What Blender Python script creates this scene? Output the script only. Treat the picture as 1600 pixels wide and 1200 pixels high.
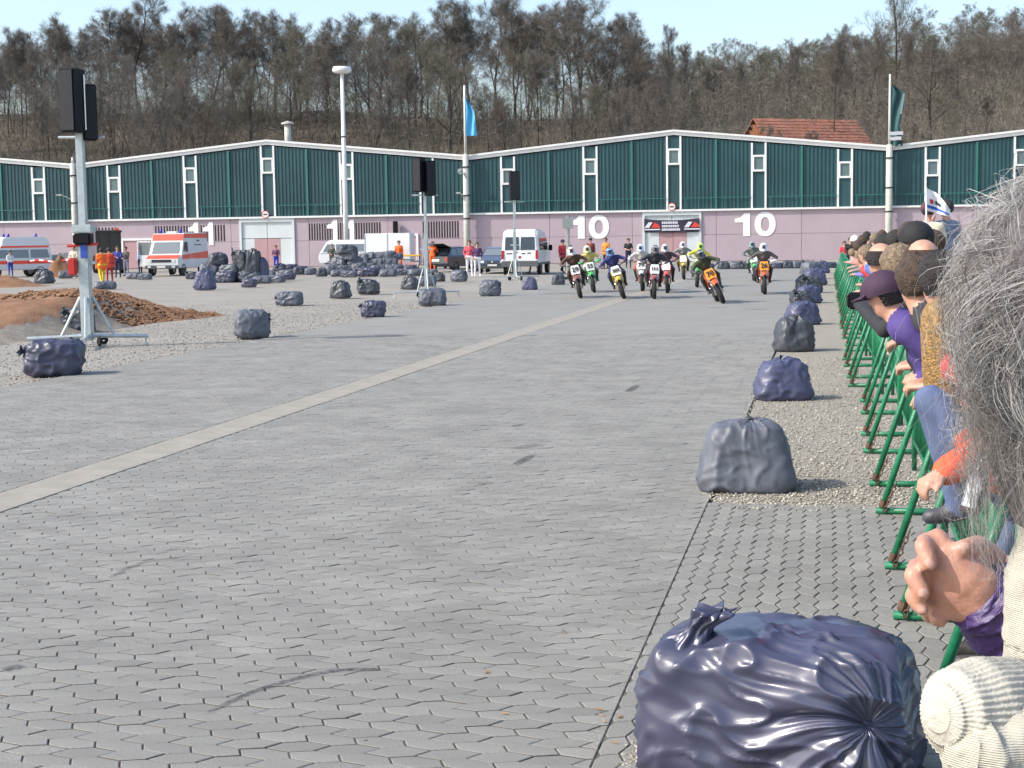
import bpy, bmesh, math, random
import numpy as np
from mathutils import Vector, Matrix, noise
random.seed(7); np.random.seed(7)
for o in list(bpy.data.objects): bpy.data.objects.remove(o)
S = bpy.context.scene
C = S.collection
R_ = math.radians

# ---------------------------------------------------------------- camera
FPX, CH = 2400.0, 2.0
_p = math.atan(230 / FPX); _t = math.atan(.015)
cF = Vector((0, math.cos(_p), -math.sin(_p))); _U = Vector((0, math.sin(_p), math.cos(_p))); _R = Vector((1, 0, 0))
cR = _R * math.cos(_t) - _U * math.sin(_t); cU = _U * math.cos(_t) + _R * math.sin(_t)
CAM = Vector((0, 0, CH))
cam_d = bpy.data.cameras.new('camera'); cam = bpy.data.objects.new('camera', cam_d); C.objects.link(cam)
cam_d.sensor_width = 36; cam_d.lens = 36 * FPX / 1600; cam_d.clip_start = .05; cam_d.clip_end = 3000
M = Matrix.Identity(4)
for i in range(3):
    M[i][0] = cR[i]; M[i][1] = cU[i]; M[i][2] = -cF[i]; M[i][3] = CAM[i]
cam.matrix_world = M
S.camera = cam
# ---------------------------------------------------------------- sky, sun, exposure
SUN_AZ = Vector((-1, -.30, 0)).normalized(); SUN_EL = R_(40)
w = bpy.data.worlds.new('World'); S.world = w; w.use_nodes = True
nt = w.node_tree; bg = nt.nodes['Background']
sky = nt.nodes.new('ShaderNodeTexSky'); sky.sky_type = 'NISHITA'; sky.sun_disc = False
sky.sun_elevation = SUN_EL; sky.sun_rotation = math.atan2(SUN_AZ.x, SUN_AZ.y)
sky.air_density = 1.0; sky.dust_density = 2.6; sky.ozone_density = 1.0; sky.altitude = 200
nt.links.new(sky.outputs[0], bg.inputs[0]); bg.inputs[1].default_value = .15
sd = bpy.data.lights.new('sun', 'SUN'); sd.energy = 2.35; sd.angle = R_(.6); sd.color = (1, .95, .87)
so = bpy.data.objects.new('sun', sd); C.objects.link(so)
sv = Vector((SUN_AZ.x * math.cos(SUN_EL), SUN_AZ.y * math.cos(SUN_EL), math.sin(SUN_EL)))
so.rotation_euler = (-sv).to_track_quat('-Z', 'Y').to_euler()
S.view_settings.view_transform = 'Standard'; S.view_settings.look = 'None'
S.view_settings.exposure = 0.92; S.view_settings.gamma = 1; S.view_settings.use_curve_mapping = False
S.render.engine = 'CYCLES'

# ---------------------------------------------------------------- pixel helpers (photo 1600x1200)
def ray(u, v): return cF * FPX + cR * (u - 800) + cU * (600 - v)
def G(u, v, z=0.0):
    d = ray(u, v); return CAM + d * ((z - CH) / d.z)
def P(u, v, Y):
    d = ray(u, v); return CAM + d * (Y / d.y)
def proj(q):
    q = Vector(q) - CAM; z = q.dot(cF)
    return 800 + FPX * q.dot(cR) / z, 600 - FPX * q.dot(cU) / z
def v0(u): return 370 - .015 * (u - 800)
SA = math.atan(495 / FPX)                     # heading of the street
SD = Vector((math.sin(SA), math.cos(SA), 0)); SN = Vector((math.cos(SA), -math.sin(SA), 0))
def ST(s, t, z=0.0): return SD * s + SN * t + Vector((0, 0, z))

# ---------------------------------------------------------------- materials
def srgb(r, g, b):
    f = lambda c: ((c / 255 + .055) / 1.055) ** 2.4 if c > 10 else c / 255 / 12.92
    return (f(r), f(g), f(b))
MATS = {}
def mat(name, col, rough=.6, metal=0., var=0., scale=4., bump=0., bscale=40., spec=.5, coat=0., col2=None, lo=.35, hi=.65, detail=6, wave=None, isl=0., tr=0., bd=.02, ridged=False, speck=0.):
    if name in MATS: return MATS[name]
    m = bpy.data.materials.new(name); m.use_nodes = True; MATS[name] = m
    N = m.node_tree.nodes; L = m.node_tree.links; b = N['Principled BSDF']
    b.inputs['Roughness'].default_value = rough; b.inputs['Metallic'].default_value = metal
    b.inputs['Specular IOR Level'].default_value = spec; b.inputs['Coat Weight'].default_value = coat
    b.inputs['Base Color'].default_value = (*col, 1)
    tc = N.new('ShaderNodeTexCoord'); out = None
    if var or col2:
        n = N.new('ShaderNodeTexNoise'); n.inputs['Scale'].default_value = scale; n.inputs['Detail'].default_value = detail; n.inputs['Roughness'].default_value = .65
        L.new(tc.outputs['Object'], n.inputs['Vector'])
        r = N.new('ShaderNodeValToRGB'); r.color_ramp.elements[0].position = lo; r.color_ramp.elements[1].position = hi
        c2 = col2 if col2 else tuple(min(1, c * (1 + var)) for c in col); c1 = col if col2 else tuple(c * (1 - var) for c in col)
        r.color_ramp.elements[0].color = (*c1, 1); r.color_ramp.elements[1].color = (*c2, 1)
        L.new(n.outputs['Fac'], r.inputs[0]); out = r.outputs[0]
    if isl:
        g = N.new('ShaderNodeNewGeometry'); oi = N.new('ShaderNodeObjectInfo')
        ad = N.new('ShaderNodeMath'); ad.operation = 'ADD'; L.new(g.outputs['Random Per Island'], ad.inputs[0]); L.new(oi.outputs['Random'], ad.inputs[1])
        fr = N.new('ShaderNodeMath'); fr.operation = 'FRACT'; L.new(ad.outputs[0], fr.inputs[0])
        mr = N.new('ShaderNodeMapRange'); mr.inputs['To Min'].default_value = 1 - isl; mr.inputs['To Max'].default_value = 1 + isl
        L.new(fr.outputs[0], mr.inputs['Value'])
        mx = N.new('ShaderNodeMix'); mx.data_type = 'RGBA'; mx.blend_type = 'MULTIPLY'; mx.inputs[0].default_value = 1
        if out: L.new(out, mx.inputs[6])
        else: mx.inputs[6].default_value = (*col, 1)
        cb = N.new('ShaderNodeCombineColor')
        for k in range(3): L.new(mr.outputs[0], cb.inputs[k])
        L.new(cb.outputs[0], mx.inputs[7]); out = mx.outputs[2]
    if speck:
        n = N.new('ShaderNodeTexNoise'); n.inputs['Scale'].default_value = 170; n.inputs['Detail'].default_value = 3; L.new(tc.outputs['Object'], n.inputs['Vector'])
        mr = N.new('ShaderNodeMapRange'); mr.inputs['From Min'].default_value = .3; mr.inputs['From Max'].default_value = .7; mr.inputs['To Min'].default_value = 1 - speck; mr.inputs['To Max'].default_value = 1 + speck; L.new(n.outputs['Fac'], mr.inputs['Value'])
        vm = N.new('ShaderNodeVectorMath'); vm.operation = 'SCALE'; L.new(mr.outputs[0], vm.inputs['Scale'])
        if out: L.new(out, vm.inputs[0])
        else: vm.inputs[0].default_value = col
        out = vm.outputs[0]
    if out: L.new(out, b.inputs['Base Color'])
    if bump:
        if wave:
            n = N.new('ShaderNodeTexWave'); n.inputs['Scale'].default_value = wave; n.inputs['Distortion'].default_value = 1.2; n.inputs['Detail'].default_value = 2; n.inputs['Detail Scale'].default_value = 3
            n.bands_direction = 'Z'
        else:
            n = N.new('ShaderNodeTexNoise'); n.inputs['Scale'].default_value = bscale; n.inputs['Detail'].default_value = 5
            if ridged: n.noise_type = 'RIDGED_MULTIFRACTAL'; n.inputs['Detail'].default_value = 3; n.inputs['Lacunarity'].default_value = 2.2; n.inputs['Roughness'].default_value = .45; n.normalize = True
        L.new(tc.outputs['Object'], n.inputs['Vector'])
        bp = N.new('ShaderNodeBump'); bp.inputs['Strength'].default_value = bump; bp.inputs['Distance'].default_value = bd
        L.new(n.outputs['Fac'], bp.inputs['Height']); L.new(bp.outputs[0], b.inputs['Normal'])
    if tr:
        b.inputs['Transmission Weight'].default_value = tr
    return m
def alpha_mat(name, col, dens, scale, rough=.8):
    m = mat(name, col, rough); N = m.node_tree.nodes; L = m.node_tree.links; b = N['Principled BSDF']
    tc = N.new('ShaderNodeTexCoord'); n = N.new('ShaderNodeTexNoise'); n.inputs['Scale'].default_value = scale; n.inputs['Detail'].default_value = 8; n.inputs['Roughness'].default_value = .75
    L.new(tc.outputs['Object'], n.inputs['Vector'])
    r = N.new('ShaderNodeMapRange'); r.inputs['From Min'].default_value = .38; r.inputs['From Max'].default_value = .62; r.inputs['To Max'].default_value = dens
    at = N.new('ShaderNodeAttribute'); at.attribute_name = 'fade'
    mu = N.new('ShaderNodeMath'); mu.operation = 'MULTIPLY'
    L.new(n.outputs['Fac'], r.inputs['Value']); L.new(r.outputs[0], mu.inputs[0]); L.new(at.outputs['Fac'], mu.inputs[1]); L.new(mu.outputs[0], b.inputs['Alpha'])
    return m

# ---------------------------------------------------------------- mesh building
class MB:
    def __init__(s): s.v = []; s.f = []; s.m = []
    def add(s, vs, fs, m=0):
        o = len(s.v); s.v += [tuple(v) for v in vs]; s.f += [tuple(i + o for i in f) for f in fs]; s.m += [m] * len(fs); return s
    def box(s, c, d, m=0, T=None):
        x, y, z = (k / 2 for k in d)
        vs = [Vector((c[0] + a * x, c[1] + b * y, c[2] + e * z)) for a in (-1, 1) for b in (-1, 1) for e in (-1, 1)]
        if T: vs = [T @ v for v in vs]
        return s.add(vs, [(0, 1, 3, 2), (4, 6, 7, 5), (0, 4, 5, 1), (2, 3, 7, 6), (0, 2, 6, 4), (1, 5, 7, 3)], m)
    def tube(s, pts, r, n=8, m=0, T=None):
        pts = [Vector(p) for p in pts]
        if T: pts = [T @ p for p in pts]
        rs = r if isinstance(r, (list, tuple)) else [r] * len(pts); vs = []; fs = []
        up = None
        for i, p in enumerate(pts):
            t = (pts[min(i + 1, len(pts) - 1)] - pts[max(i - 1, 0)]).normalized()
            if up is None: up = Vector((0, 0, 1)) if abs(t.z) < .9 else Vector((1, 0, 0))
            a = t.cross(up).normalized(); b = t.cross(a).normalized(); up = -b if False else up
            for k in range(n):
                an = 2 * math.pi * k / n; vs.append(p + (a * math.cos(an) + b * math.sin(an)) * rs[i])
        for i in range(len(pts) - 1):
            for k in range(n):
                fs.append((i * n + k, i * n + (k + 1) % n, (i + 1) * n + (k + 1) % n, (i + 1) * n + k))
        fs.append(tuple(range(n))[::-1]); fs.append(tuple(range((len(pts) - 1) * n, len(pts) * n)))
        return s.add(vs, fs, m)
    def lathe(s, prof, n=20, T=None, m=0, closed=False):
        """prof: (radius, height) list; axis z"""
        vs = []; fs = []; k = len(prof)
        for i in range(n):
            a = 2 * math.pi * i / n
            for r, h in prof: vs.append(Vector((r * math.cos(a), r * math.sin(a), h)))
        for i in range(n):
            j = (i + 1) % n
            for q in range(k - 1 + (1 if closed else 0)):
                fs.append((i * k + q, j * k + q, j * k + (q + 1) % k, i * k + (q + 1) % k))
        if T: vs = [T @ v for v in vs]
        return s.add(vs, fs, m)
    def prism(s, poly, h, T=None, m=0):
        """poly in xy, extruded from z=0 to h"""
        n = len(poly); vs = [Vector((p[0], p[1], 0)) for p in poly] + [Vector((p[0], p[1], h)) for p in poly]
        fs = [tuple(range(n))[::-1], tuple(range(n, 2 * n))] + [(i, (i + 1) % n, (i + 1) % n + n, i + n) for i in range(n)]
        if T: vs = [T @ v for v in vs]
        return s.add(vs, fs, m)
    def build(s, name, mats, parent=None, smooth=False, bevel=0., seg=2, fix=False):
        me = bpy.data.meshes.new(name); me.from_pydata(s.v, [], s.f)
        for m in (mats if isinstance(mats, (list, tuple)) else [mats]): me.materials.append(m)
        if any(s.m): me.polygons.foreach_set('material_index', s.m)
        if bevel or fix:
            bm = bmesh.new(); bm.from_mesh(me)
            bmesh.ops.recalc_face_normals(bm, faces=bm.faces)
            if bevel:
                ed = [e for e in bm.edges if len(e.link_faces) == 2 and e.calc_face_angle(0) > .3]
                bmesh.ops.bevel(bm, geom=ed, offset=bevel, segments=seg, affect='EDGES', clamp_overlap=True)
            bm.to_mesh(me); bm.free()
        return mesh_obj(name, me, parent, smooth)
def mesh_obj(name, me, parent=None, smooth=False):
    if smooth: me.shade_smooth()
    me.update()
    o = bpy.data.objects.new(name, me); C.objects.link(o)
    if parent: o.parent = parent
    return o
def np_mesh(name, V, Fc, mats):
    """V (n,3) array, Fc (m,k) int array"""
    me = bpy.data.meshes.new(name); V = np.asarray(V, 'f'); Fc = np.asarray(Fc, 'i'); k = Fc.shape[1]
    me.vertices.add(len(V)); me.vertices.foreach_set('co', V.ravel())
    me.loops.add(Fc.size); me.loops.foreach_set('vertex_index', Fc.ravel())
    me.polygons.add(len(Fc)); me.polygons.foreach_set('loop_start', np.arange(0, Fc.size, k, dtype='i'))
    for m in (mats if isinstance(mats, (list, tuple)) else [mats]): me.materials.append(m)
    me.update(calc_edges=True); return me
def tag(o, label, cat, group=None, kind=None):
    if label: o['label'] = label
    if cat: o['category'] = cat
    if group: o['group'] = group
    if kind: o['kind'] = kind
    return o
def thing(name, label, cat, loc=(0, 0, 0), rz=0., group=None):
    o = bpy.data.objects.new(name, None); C.objects.link(o); o.empty_display_size = .1
    o.location = loc; o.rotation_euler = (0, 0, rz); return tag(o, label, cat, group)
def copy_tree(o, parent=None):
    c = o.copy(); C.objects.link(c); c.parent = parent
    for ch in list(o.children): copy_tree(ch, c)
    return c
def text_mesh(body, size, depth=.01, bold=0., sx=1.):
    cu = bpy.data.curves.new('t', 'FONT'); cu.body = body; cu.size = size; cu.extrude = depth; cu.offset = bold; cu.align_x = 'CENTER'; cu.align_y = 'CENTER'; cu.resolution_u = 3
    o = bpy.data.objects.new('t', cu); C.objects.link(o)
    dg = bpy.context.evaluated_depsgraph_get(); me = bpy.data.meshes.new_from_object(o.evaluated_get(dg))
    bpy.data.objects.remove(o); me.transform(Matrix.Diagonal((sx, 1, 1, 1))); return me
def text_obj(name, body, size, T, m, parent, depth=.01, bold=0., sx=1.):
    me = text_mesh(body, size, depth, bold, sx); me.transform(T); me.materials.clear(); me.materials.append(m)
    return mesh_obj(name, me, parent)
def frame(o, x, y, z):
    """matrix with the given axes"""
    x, y, z = Vector(x), Vector(y), Vector(z); T = Matrix.Identity(4)
    for i in range(3): T[i][0] = x[i]; T[i][1] = y[i]; T[i][2] = z[i]; T[i][3] = o[i]
    return T
Z3 = Vector((0, 0, 1))

# common materials
m_white = mat('white_paint', (.74, .74, .72), .45, var=.06, scale=1.5)
m_black = mat('black_plastic', (.008, .008, .012), .6, bump=.1, spec=.2)
m_rubber = mat('tyre_rubber', (.02, .02, .021), .85, bump=.2)
m_steel = mat('galvanised_steel', (.48, .53, .53), .42, .55, var=.12, scale=6)
m_glass = mat('dark_window_glass', (.03, .04, .045), .06, spec=.8)
m_glass2 = mat('pale_window_glass', (.16, .19, .2), .08, spec=.8)
m_chrome = mat('bright_metal', (.6, .6, .6), .25, .9)
m_dark = mat('dark_metal', (.04, .04, .042), .5, .4)
m_red = mat('red_plastic', (.5, .03, .025), .35)
m_orange = mat('signal_orange', (.85, .12, .03), .5)
m_skin = mat('skin', (.50, .27, .19), .5, var=.12, scale=14, bump=.08, bscale=120)
# ================================================================ GROUND
def sheet(name, pts, z, m, kind='structure', parent=None):
    b = MB(); b.add([(p[0], p[1], z) for p in pts], [tuple(range(len(pts)))]); o = b.build(name, m, parent)
    if kind: o['kind'] = kind
    return o
m_lot = mat('dusty_compacted_gravel', (.23, .21, .175), .92, bump=.6, bscale=30, col2=(.30, .28, .245), scale=.35, detail=12, lo=.3, hi=.7)
g = MB(); nx, ny = 60, 60
xs = np.concatenate([np.linspace(-1500, -60, 8), np.linspace(-55, 55, 40), np.linspace(60, 1500, 8)]); ys = np.concatenate([[-200, -40], np.linspace(-5, 130, 60), [200, 500, 1600]])
vs = [(x, y, -.03) for y in ys for x in xs]; W_ = len(xs)
g.add(vs, [(j * W_ + i, j * W_ + i + 1, (j + 1) * W_ + i + 1, (j + 1) * W_ + i) for j in range(len(ys) - 1) for i in range(W_ - 1)])
go = g.build('ground', m_lot); go['kind'] = 'structure'

T_J, T_FOOT, T_LEFT, T_B0, T_B1 = -.87, .38, -11.35, -6.55, -6.07
S_GR = 11.4                                     # the gravel strip starts here
S_FAR = 31.0
m_bed = mat('paving_joint_sand', (.10, .092, .078), .95, var=.3, scale=9)
m_pav = mat('concrete_paver', (.226, .220, .198), .8, var=.13, scale=1.1, detail=10, bump=.35, bscale=160, isl=.085, speck=.3)
m_pav2 = mat('concrete_paver_far', (.228, .222, .200), .82, var=.09, scale=.8, detail=12, bump=.15, bscale=30)
m_band = mat('concrete_drain_strip', (.285, .262, .218), .85, var=.12, scale=2.5, bump=.2)
bed = sheet('paving', [ST(-3, T_LEFT), ST(-3, 7.5), ST(S_GR, 7.5), ST(S_GR, T_J), ST(S_FAR, T_J), ST(S_FAR, T_LEFT)], -.0065, m_bed)
tag(bed, 'grey interlocking concrete block paving of the race track', None)
sheet('far_paving', [ST(S_FAR, T_LEFT), ST(S_FAR, T_J), ST(108, T_J), ST(108, T_LEFT)], -.001, m_pav2)
# wave-edged interlocking blocks
LP = .205; EE, MM = .036, .066; GAP = .0036
def inset(poly, d, z, d2, z2):
    bm = bmesh.new(); vs = [bm.verts.new((x, y, z)) for x, y in poly]; f = bm.faces.new(vs)
    return bm, f
def stone_mesh(poly, name):
    """closed top with worn rim, walls down to the bed"""
    n = len(poly); pts = [Vector((x, y)) for x, y in poly]
    def off(d):
        out = []
        for i in range(n):
            p0, p, p1 = pts[i - 1], pts[i], pts[(i + 1) % n]
            e0 = (p - p0).normalized(); e1 = (p1 - p).normalized()
            n0 = Vector((-e0.y, e0.x)); n1 = Vector((-e1.y, e1.x)); k = 1 + n0.dot(n1)
            out.append(p + (n0 + n1) * (d / max(k, .3)))
        return out
    a = off(GAP); b = off(GAP + .0035)
    V = [(q.x, q.y, 0) for q in b] + [(q.x, q.y, -.0025) for q in a] + [(q.x, q.y, -.014) for q in a]
    Fc = [tuple(range(n))] + [(i + n, (i + 1) % n + n, (i + 1) % n, i) for i in range(n)] + [(i + 2 * n, (i + 1) % n + 2 * n, (i + 1) % n + n, i + n) for i in range(n)]
    return V, Fc
polyA = [(.08 * LP, -EE), (.62 * LP, -MM), (1.08 * LP, -EE), (.92 * LP, EE), (.38 * LP, MM), (-.08 * LP, EE)]
polyB = [(.38 * LP, MM), (.92 * LP, EE), (1.38 * LP, MM), (1.62 * LP, LP - MM), (1.08 * LP, LP - EE), (.62 * LP, LP - MM)]
SV = {'A': stone_mesh(polyA, 'A'), 'B': stone_mesh(polyB, 'B')}
def halfpoly(poly, axis, lim, side):
    bm = bmesh.new(); f = bm.faces.new([bm.verts.new((x, y, 0)) for x, y in poly])
    nrm = Vector((1, 0, 0)) if axis == 0 else Vector((0, 1, 0))
    bmesh.ops.bisect_plane(bm, geom=bm.verts[:] + bm.edges[:] + bm.faces[:], plane_co=nrm * lim, plane_no=nrm * side, clear_outer=True)
    out = None
    for f in bm.faces: out = [(l.vert.co.x, l.vert.co.y) for l in f.loops]
    bm.free()
    if not out or len(out) < 3: return None
    ar = sum(out[i - 1][0] * out[i][1] - out[i][0] * out[i - 1][1] for i in range(len(out))) / 2
    if abs(ar) < .0025: return None
    return out if ar > 0 else out[::-1]
RZ = Matrix.Rotation(-SA, 4, 'Z')                       # street frame: local x = t, local y = s
stones = []                                             # (kind or poly, t, s, quarter turn)
def lay(t0, t1, s0, s1, quarter):
    """fill a rectangle of the street frame with blocks"""
    if not quarter: X0, X1, Y0, Y1 = t0, t1, s0, s1
    else: X0, X1, Y0, Y1 = s0, s1, -t1, -t0            # local frame turned a quarter: x = s, y = -t
    for j in range(int(Y0 / LP) - 2, int(Y1 / LP) + 2):
        sh = 0
        for i in range(int(X0 / LP) - 3, int(X1 / LP) + 3):
            for kd, poly in (('A', polyA), ('B', polyB)):
                cx, cy = i * LP + sh, j * LP
                q = poly; cut = False
                lo = (min(p[0] for p in q) + cx, min(p[1] for p in q) + cy); hi = (max(p[0] for p in q) + cx, max(p[1] for p in q) + cy)
                if hi[0] < X0 + .02 or lo[0] > X1 - .02 or hi[1] < Y0 + .02 or lo[1] > Y1 - .02: continue
                if lo[0] < X0 and q: q = halfpoly(q, 0, X0 - cx, -1); cut = True
                if q and hi[0] > X1: q = halfpoly(q, 0, X1 - cx, 1); cut = True
                if q and lo[1] < Y0: q = halfpoly(q, 1, Y0 - cy, -1); cut = True
                if q and hi[1] > Y1: q = halfpoly(q, 1, Y1 - cy, 1); cut = True
                if not q: continue
                if not quarter: c = ST(cy, cx); T = Matrix.Translation(c) @ RZ
                else: c = ST(cx, -cy); T = Matrix.Translation(c) @ RZ @ Matrix.Rotation(math.pi / 2, 4, 'Z')
                if c.y < 3.2: continue
                u, v = proj(c + Vector((0, 0, 0)))
                if not ((-700 if c.y < 14 else -200) < u < (2200 if c.y < 14 else 1800)): continue
                stones.append((c.y, q if cut else kd, T))
lay(T_B1, T_J, 2.0, S_FAR, False); lay(T_LEFT, T_B0, 2.0, S_FAR, False); lay(T_J, 4.6, 2.0, S_GR, True)
stones.sort(key=lambda k: k[0])
whole = {}
for kd in 'AB':
    me = bpy.data.meshes.new('paver'); me.from_pydata(SV[kd][0], [], SV[kd][1]); me.materials.append(m_pav); me.materials.append(m_bed); nn = (len(SV[kd][1]) - 1) // 2; me.polygons.foreach_set('material_index', [0] * (1 + nn) + [1] * nn); whole[kd] = me
jv = []; jf = []; jm = []; cnt = 0; rr = random.Random(3)
for y, kd, T in stones:
    T = T @ Matrix.Translation((0, 0, rr.uniform(-.0018, .0012))) @ Matrix.Rotation(rr.uniform(-.006, .006), 4, 'X') @ Matrix.Rotation(rr.uniform(-.006, .006), 4, 'Y')
    if isinstance(kd, str) and cnt < 298:
        u, v = proj(T.translation)
        if 0 < u < 1600 and v < 1205:
            o = bpy.data.objects.new('paver', whole[kd]); C.objects.link(o); o.parent = bed; o.matrix_local = T; cnt += 1; continue
    V, Fc = SV[kd] if isinstance(kd, str) else stone_mesh(kd, 'c')
    o = len(jv); jv += [T @ Vector(p) for p in V]; jf += [tuple(i + o for i in f) for f in Fc]; nn = (len(Fc) - 1) // 2; jm += [0] * (1 + nn) + [1] * nn
me = bpy.data.meshes.new('paver_field'); me.from_pydata(jv, [], jf); me.materials.append(m_pav); me.materials.append(m_bed); me.polygons.foreach_set('material_index', jm)
o = mesh_obj('paver_field', me, bed); o['kind'] = 'stuff'
# pale strip with the drainage joint
b = MB(); s = 2.0; rr = random.Random(5)
slab_n = 0
while s < 100:
    ln = 1.0 if s < 40 else 6.0
    b = MB(); b.box((0, 0, 0), (T_B1 - T_B0 - .012, ln - .012, .03)); so_ = b.build('slab', m_band, None, bevel=.004, seg=1)
    so_.location = ST(s + ln / 2, (T_B0 + T_B1) / 2, -.014 + rr.uniform(-.001, .002)); so_.rotation_euler = (0, 0, -SA); so_.parent = bed; s += ln
# gravel strip on the right of the joint
m_grv = mat('fine_gravel_bed', (.25, .225, .18), .95, col2=(.36, .335, .28), scale=60, detail=6, bump=1.0, bscale=90)
gs = sheet('gravel_strip', [ST(S_GR - .03, T_J + .03), ST(S_GR - .03, 7.5), ST(120, 7.5), ST(120, T_J + .03)], -.004, m_grv)
gs2 = sheet('gravel_strip', [ST(3.2, T_J + .13), ST(3.2, .1), ST(5.86, .1), ST(5.86, T_J + .13)], .001, m_grv)
# loose pebbles, real stones
def pebbles(name, n, fn, smin, smax, m, parent):
    base = np.array([(1, 0, 0), (-1, 0, 0), (0, 1, 0), (0, -1, 0), (0, 0, 1), (0, 0, -.3)], 'f'); fc = np.array([(0, 2, 4), (2, 1, 4), (1, 3, 4), (3, 0, 4), (2, 0, 5), (1, 2, 5), (3, 1, 5), (0, 3, 5)])
    pos = np.array([fn() for _ in range(n)], 'f'); sz = np.random.uniform(smin, smax, (n, 1)) * np.random.uniform(.6, 1.3, (n, 3)); sz[:, 2] *= .6
    an = np.random.uniform(0, 6.28, n); ca, sa = np.cos(an), np.sin(an)
    V = base[None] * sz[:, None, :] * np.random.uniform(.7, 1.2, (n, 6, 1))
    x = V[:, :, 0] * ca[:, None] - V[:, :, 1] * sa[:, None]; y = V[:, :, 0] * sa[:, None] + V[:, :, 1] * ca[:, None]
    V = np.stack([x, y, V[:, :, 2]], -1) + pos[:, None, :]
    Fc = (fc[None] + (np.arange(n) * 6)[:, None, None]).reshape(-1, 3)
    o = mesh_obj(name, np_mesh(name, V.reshape(-1, 3), Fc, m), parent); o['kind'] = 'stuff'; return o
m_peb = mat('pebbles', (.36, .33, .27), .85, isl=.55)
m_peb2 = mat('lot_gravel', (.27, .25, .215), .9, isl=.5)
def f1():
    while 1:
        s = S_GR - .25 + 14 * random.random() ** 1.7; t = random.uniform(T_J - .02, 2.6)
        if s > S_GR + .07 * math.sin(t * 5) + .05 * math.sin(t * 13) - (.22 if random.random() < .12 else 0): break
    return ST(s, t + (random.gauss(0, .05) if t < T_J + .1 else 0), 0)
pebbles('pebbles', 20000, f1, .007, .018, m_peb, gs)
pebbles('pebbles', 2600, lambda: ST(random.uniform(4.4, 5.9), random.uniform(T_J + .1, .1), .001), .005, .012, m_peb, gs2)
def f2():
    s = random.uniform(15, 48); return ST(s, T_LEFT - .15 + random.gauss(0, .07) - abs(random.gauss(0, 4)) * (random.random() < .9), -.03)
pebbles('loose_gravel', 14000, f2, .012, .035, m_peb2, go)
def f3(): return ST(5 + 20 * random.random(), random.uniform(T_B1 - 2, T_J + 1.2), 0)
pebbles('grit', 420, f3, .003, .008, mat('grit', (.3, .27, .22), .9, isl=.7), bed)
# sand blown along the paving edges and rubber marks
def strip(name, pts, wd, m, z=.0035, fade=True):
    V = []; Fc = []; n = len(pts); fd = []
    for i, p in enumerate(pts):
        t = (pts[min(i + 1, n - 1)] - pts[max(i - 1, 0)]).normalized(); a = Vector((-t.y, t.x, 0)); q = i / (n - 1)
        ww = wd * (.35 + .65 * math.sin(math.pi * min(1, max(0, q * .9 + .1))) ** .6)
        for k, fv in ((-1, 0), (-.6, 1), (.6, 1), (1, 0)):
            V.append((p.x + a.x * ww * k, p.y + a.y * ww * k, z)); fd.append(fv * min(1, 6 * q, 4 * (1 - q)))
    for i in range(n - 1):
        for k in range(3): Fc.append((i * 4 + k, i * 4 + k + 1, i * 4 + k + 5, i * 4 + k + 4))
    me = bpy.data.meshes.new(name); me.from_pydata(V, [], Fc); me.materials.append(m)
    at = me.attributes.new('fade', 'FLOAT', 'POINT'); at.data.foreach_set('value', fd)
    return mesh_obj(name, me, bed)
m_skid = alpha_mat('tyre_rubber_mark', (.055, .055, .06), .85, 26)
m_skid2 = alpha_mat('faint_rubber_mark', (.10, .095, .09), .5, 14)
def curve_px(px, n=14):
    q = [G(*p) for p in px]; out = []
    for i in range(n + 1):
        t = i / n * (len(q) - 1); k = min(int(t), len(q) - 2); f = t - k
        p0, p1, p2, p3 = q[max(k - 1, 0)], q[k], q[k + 1], q[min(k + 2, len(q) - 1)]
        out.append(.5 * ((2 * p1) + (p2 - p0) * f + (2 * p0 - 5 * p1 + 4 * p2 - p3) * f * f + (3 * p1 - p0 - 3 * p2 + p3) * f ** 3))
    return out
for px, wd, mm in (([(318, 1118), (400, 1080), (500, 1052), (570, 1046), (632, 1049)], .028, m_skid), ([(805, 727), (820, 718), (835, 710)], .06, m_skid), ([(800, 702), (830, 697), (852, 694)], .10, m_skid2),
                   ([(980, 613), (997, 601)], .07, m_skid), ([(985, 598), (1008, 590)], .03, m_skid2), ([(810, 526), (842, 523)], .09, m_skid2), ([(745, 760), (770, 752)], .05, m_skid2),
                   ([(255, 862), (285, 857), (318, 858)], .05, m_skid2), ([(5, 1048), (38, 1040)], .05, m_skid), ([(725, 562), (740, 560)], .06, m_skid2), ([(800, 667), (818, 663)], .04, m_skid),
                   ([(1102, 481), (1142, 480)], .12, m_skid), ([(1158, 483), (1205, 484)], .12, m_skid), ([(170, 905), (220, 880), (310, 868)], .03, m_skid2),):
    strip('skid_mark', curve_px(px), wd, mm)
m_pw = alpha_mat('white_paint_trace', (.7, .7, .68), .55, 9)
for px in ([(32, 706), (68, 704)], [(270, 689), (308, 687)]): strip('paint_trace', curve_px(px), .05, m_pw, .0036)
m_leafdry = mat('dry_leaf', (.35, .18, .05), .8)
lb = MB()
for k, (u, v) in enumerate([(935, 1108), (968, 1120), (940, 1118), (788, 1115), (760, 1050), (945, 1128), (960, 1160), (1492, 822)]):
    c = G(u, v, .004); lb.add([c + Vector((.02 * math.cos(k), .02 * math.sin(k), .004)), c + Vector((-.008, .008, .001)), c + Vector((-.02 * math.cos(k), -.02 * math.sin(k), .005)), c + Vector((.009, -.01, 0))], [(0, 1, 2, 3)])
lb.build('dry_leaves', m_leafdry, bed)['kind'] = 'stuff'
cl = MB(); c = G(880, 990, .0); cl.add([c + Vector(p) for p in ((-.02, -.01, 0), (.022, -.012, 0), (.018, .014, 0), (-.016, .012, 0), (-.004, 0, .022), (.008, .003, .016))], [(0, 1, 4), (1, 2, 5), (2, 3, 4), (3, 0, 4), (1, 5, 4), (2, 4, 5)])
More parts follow.
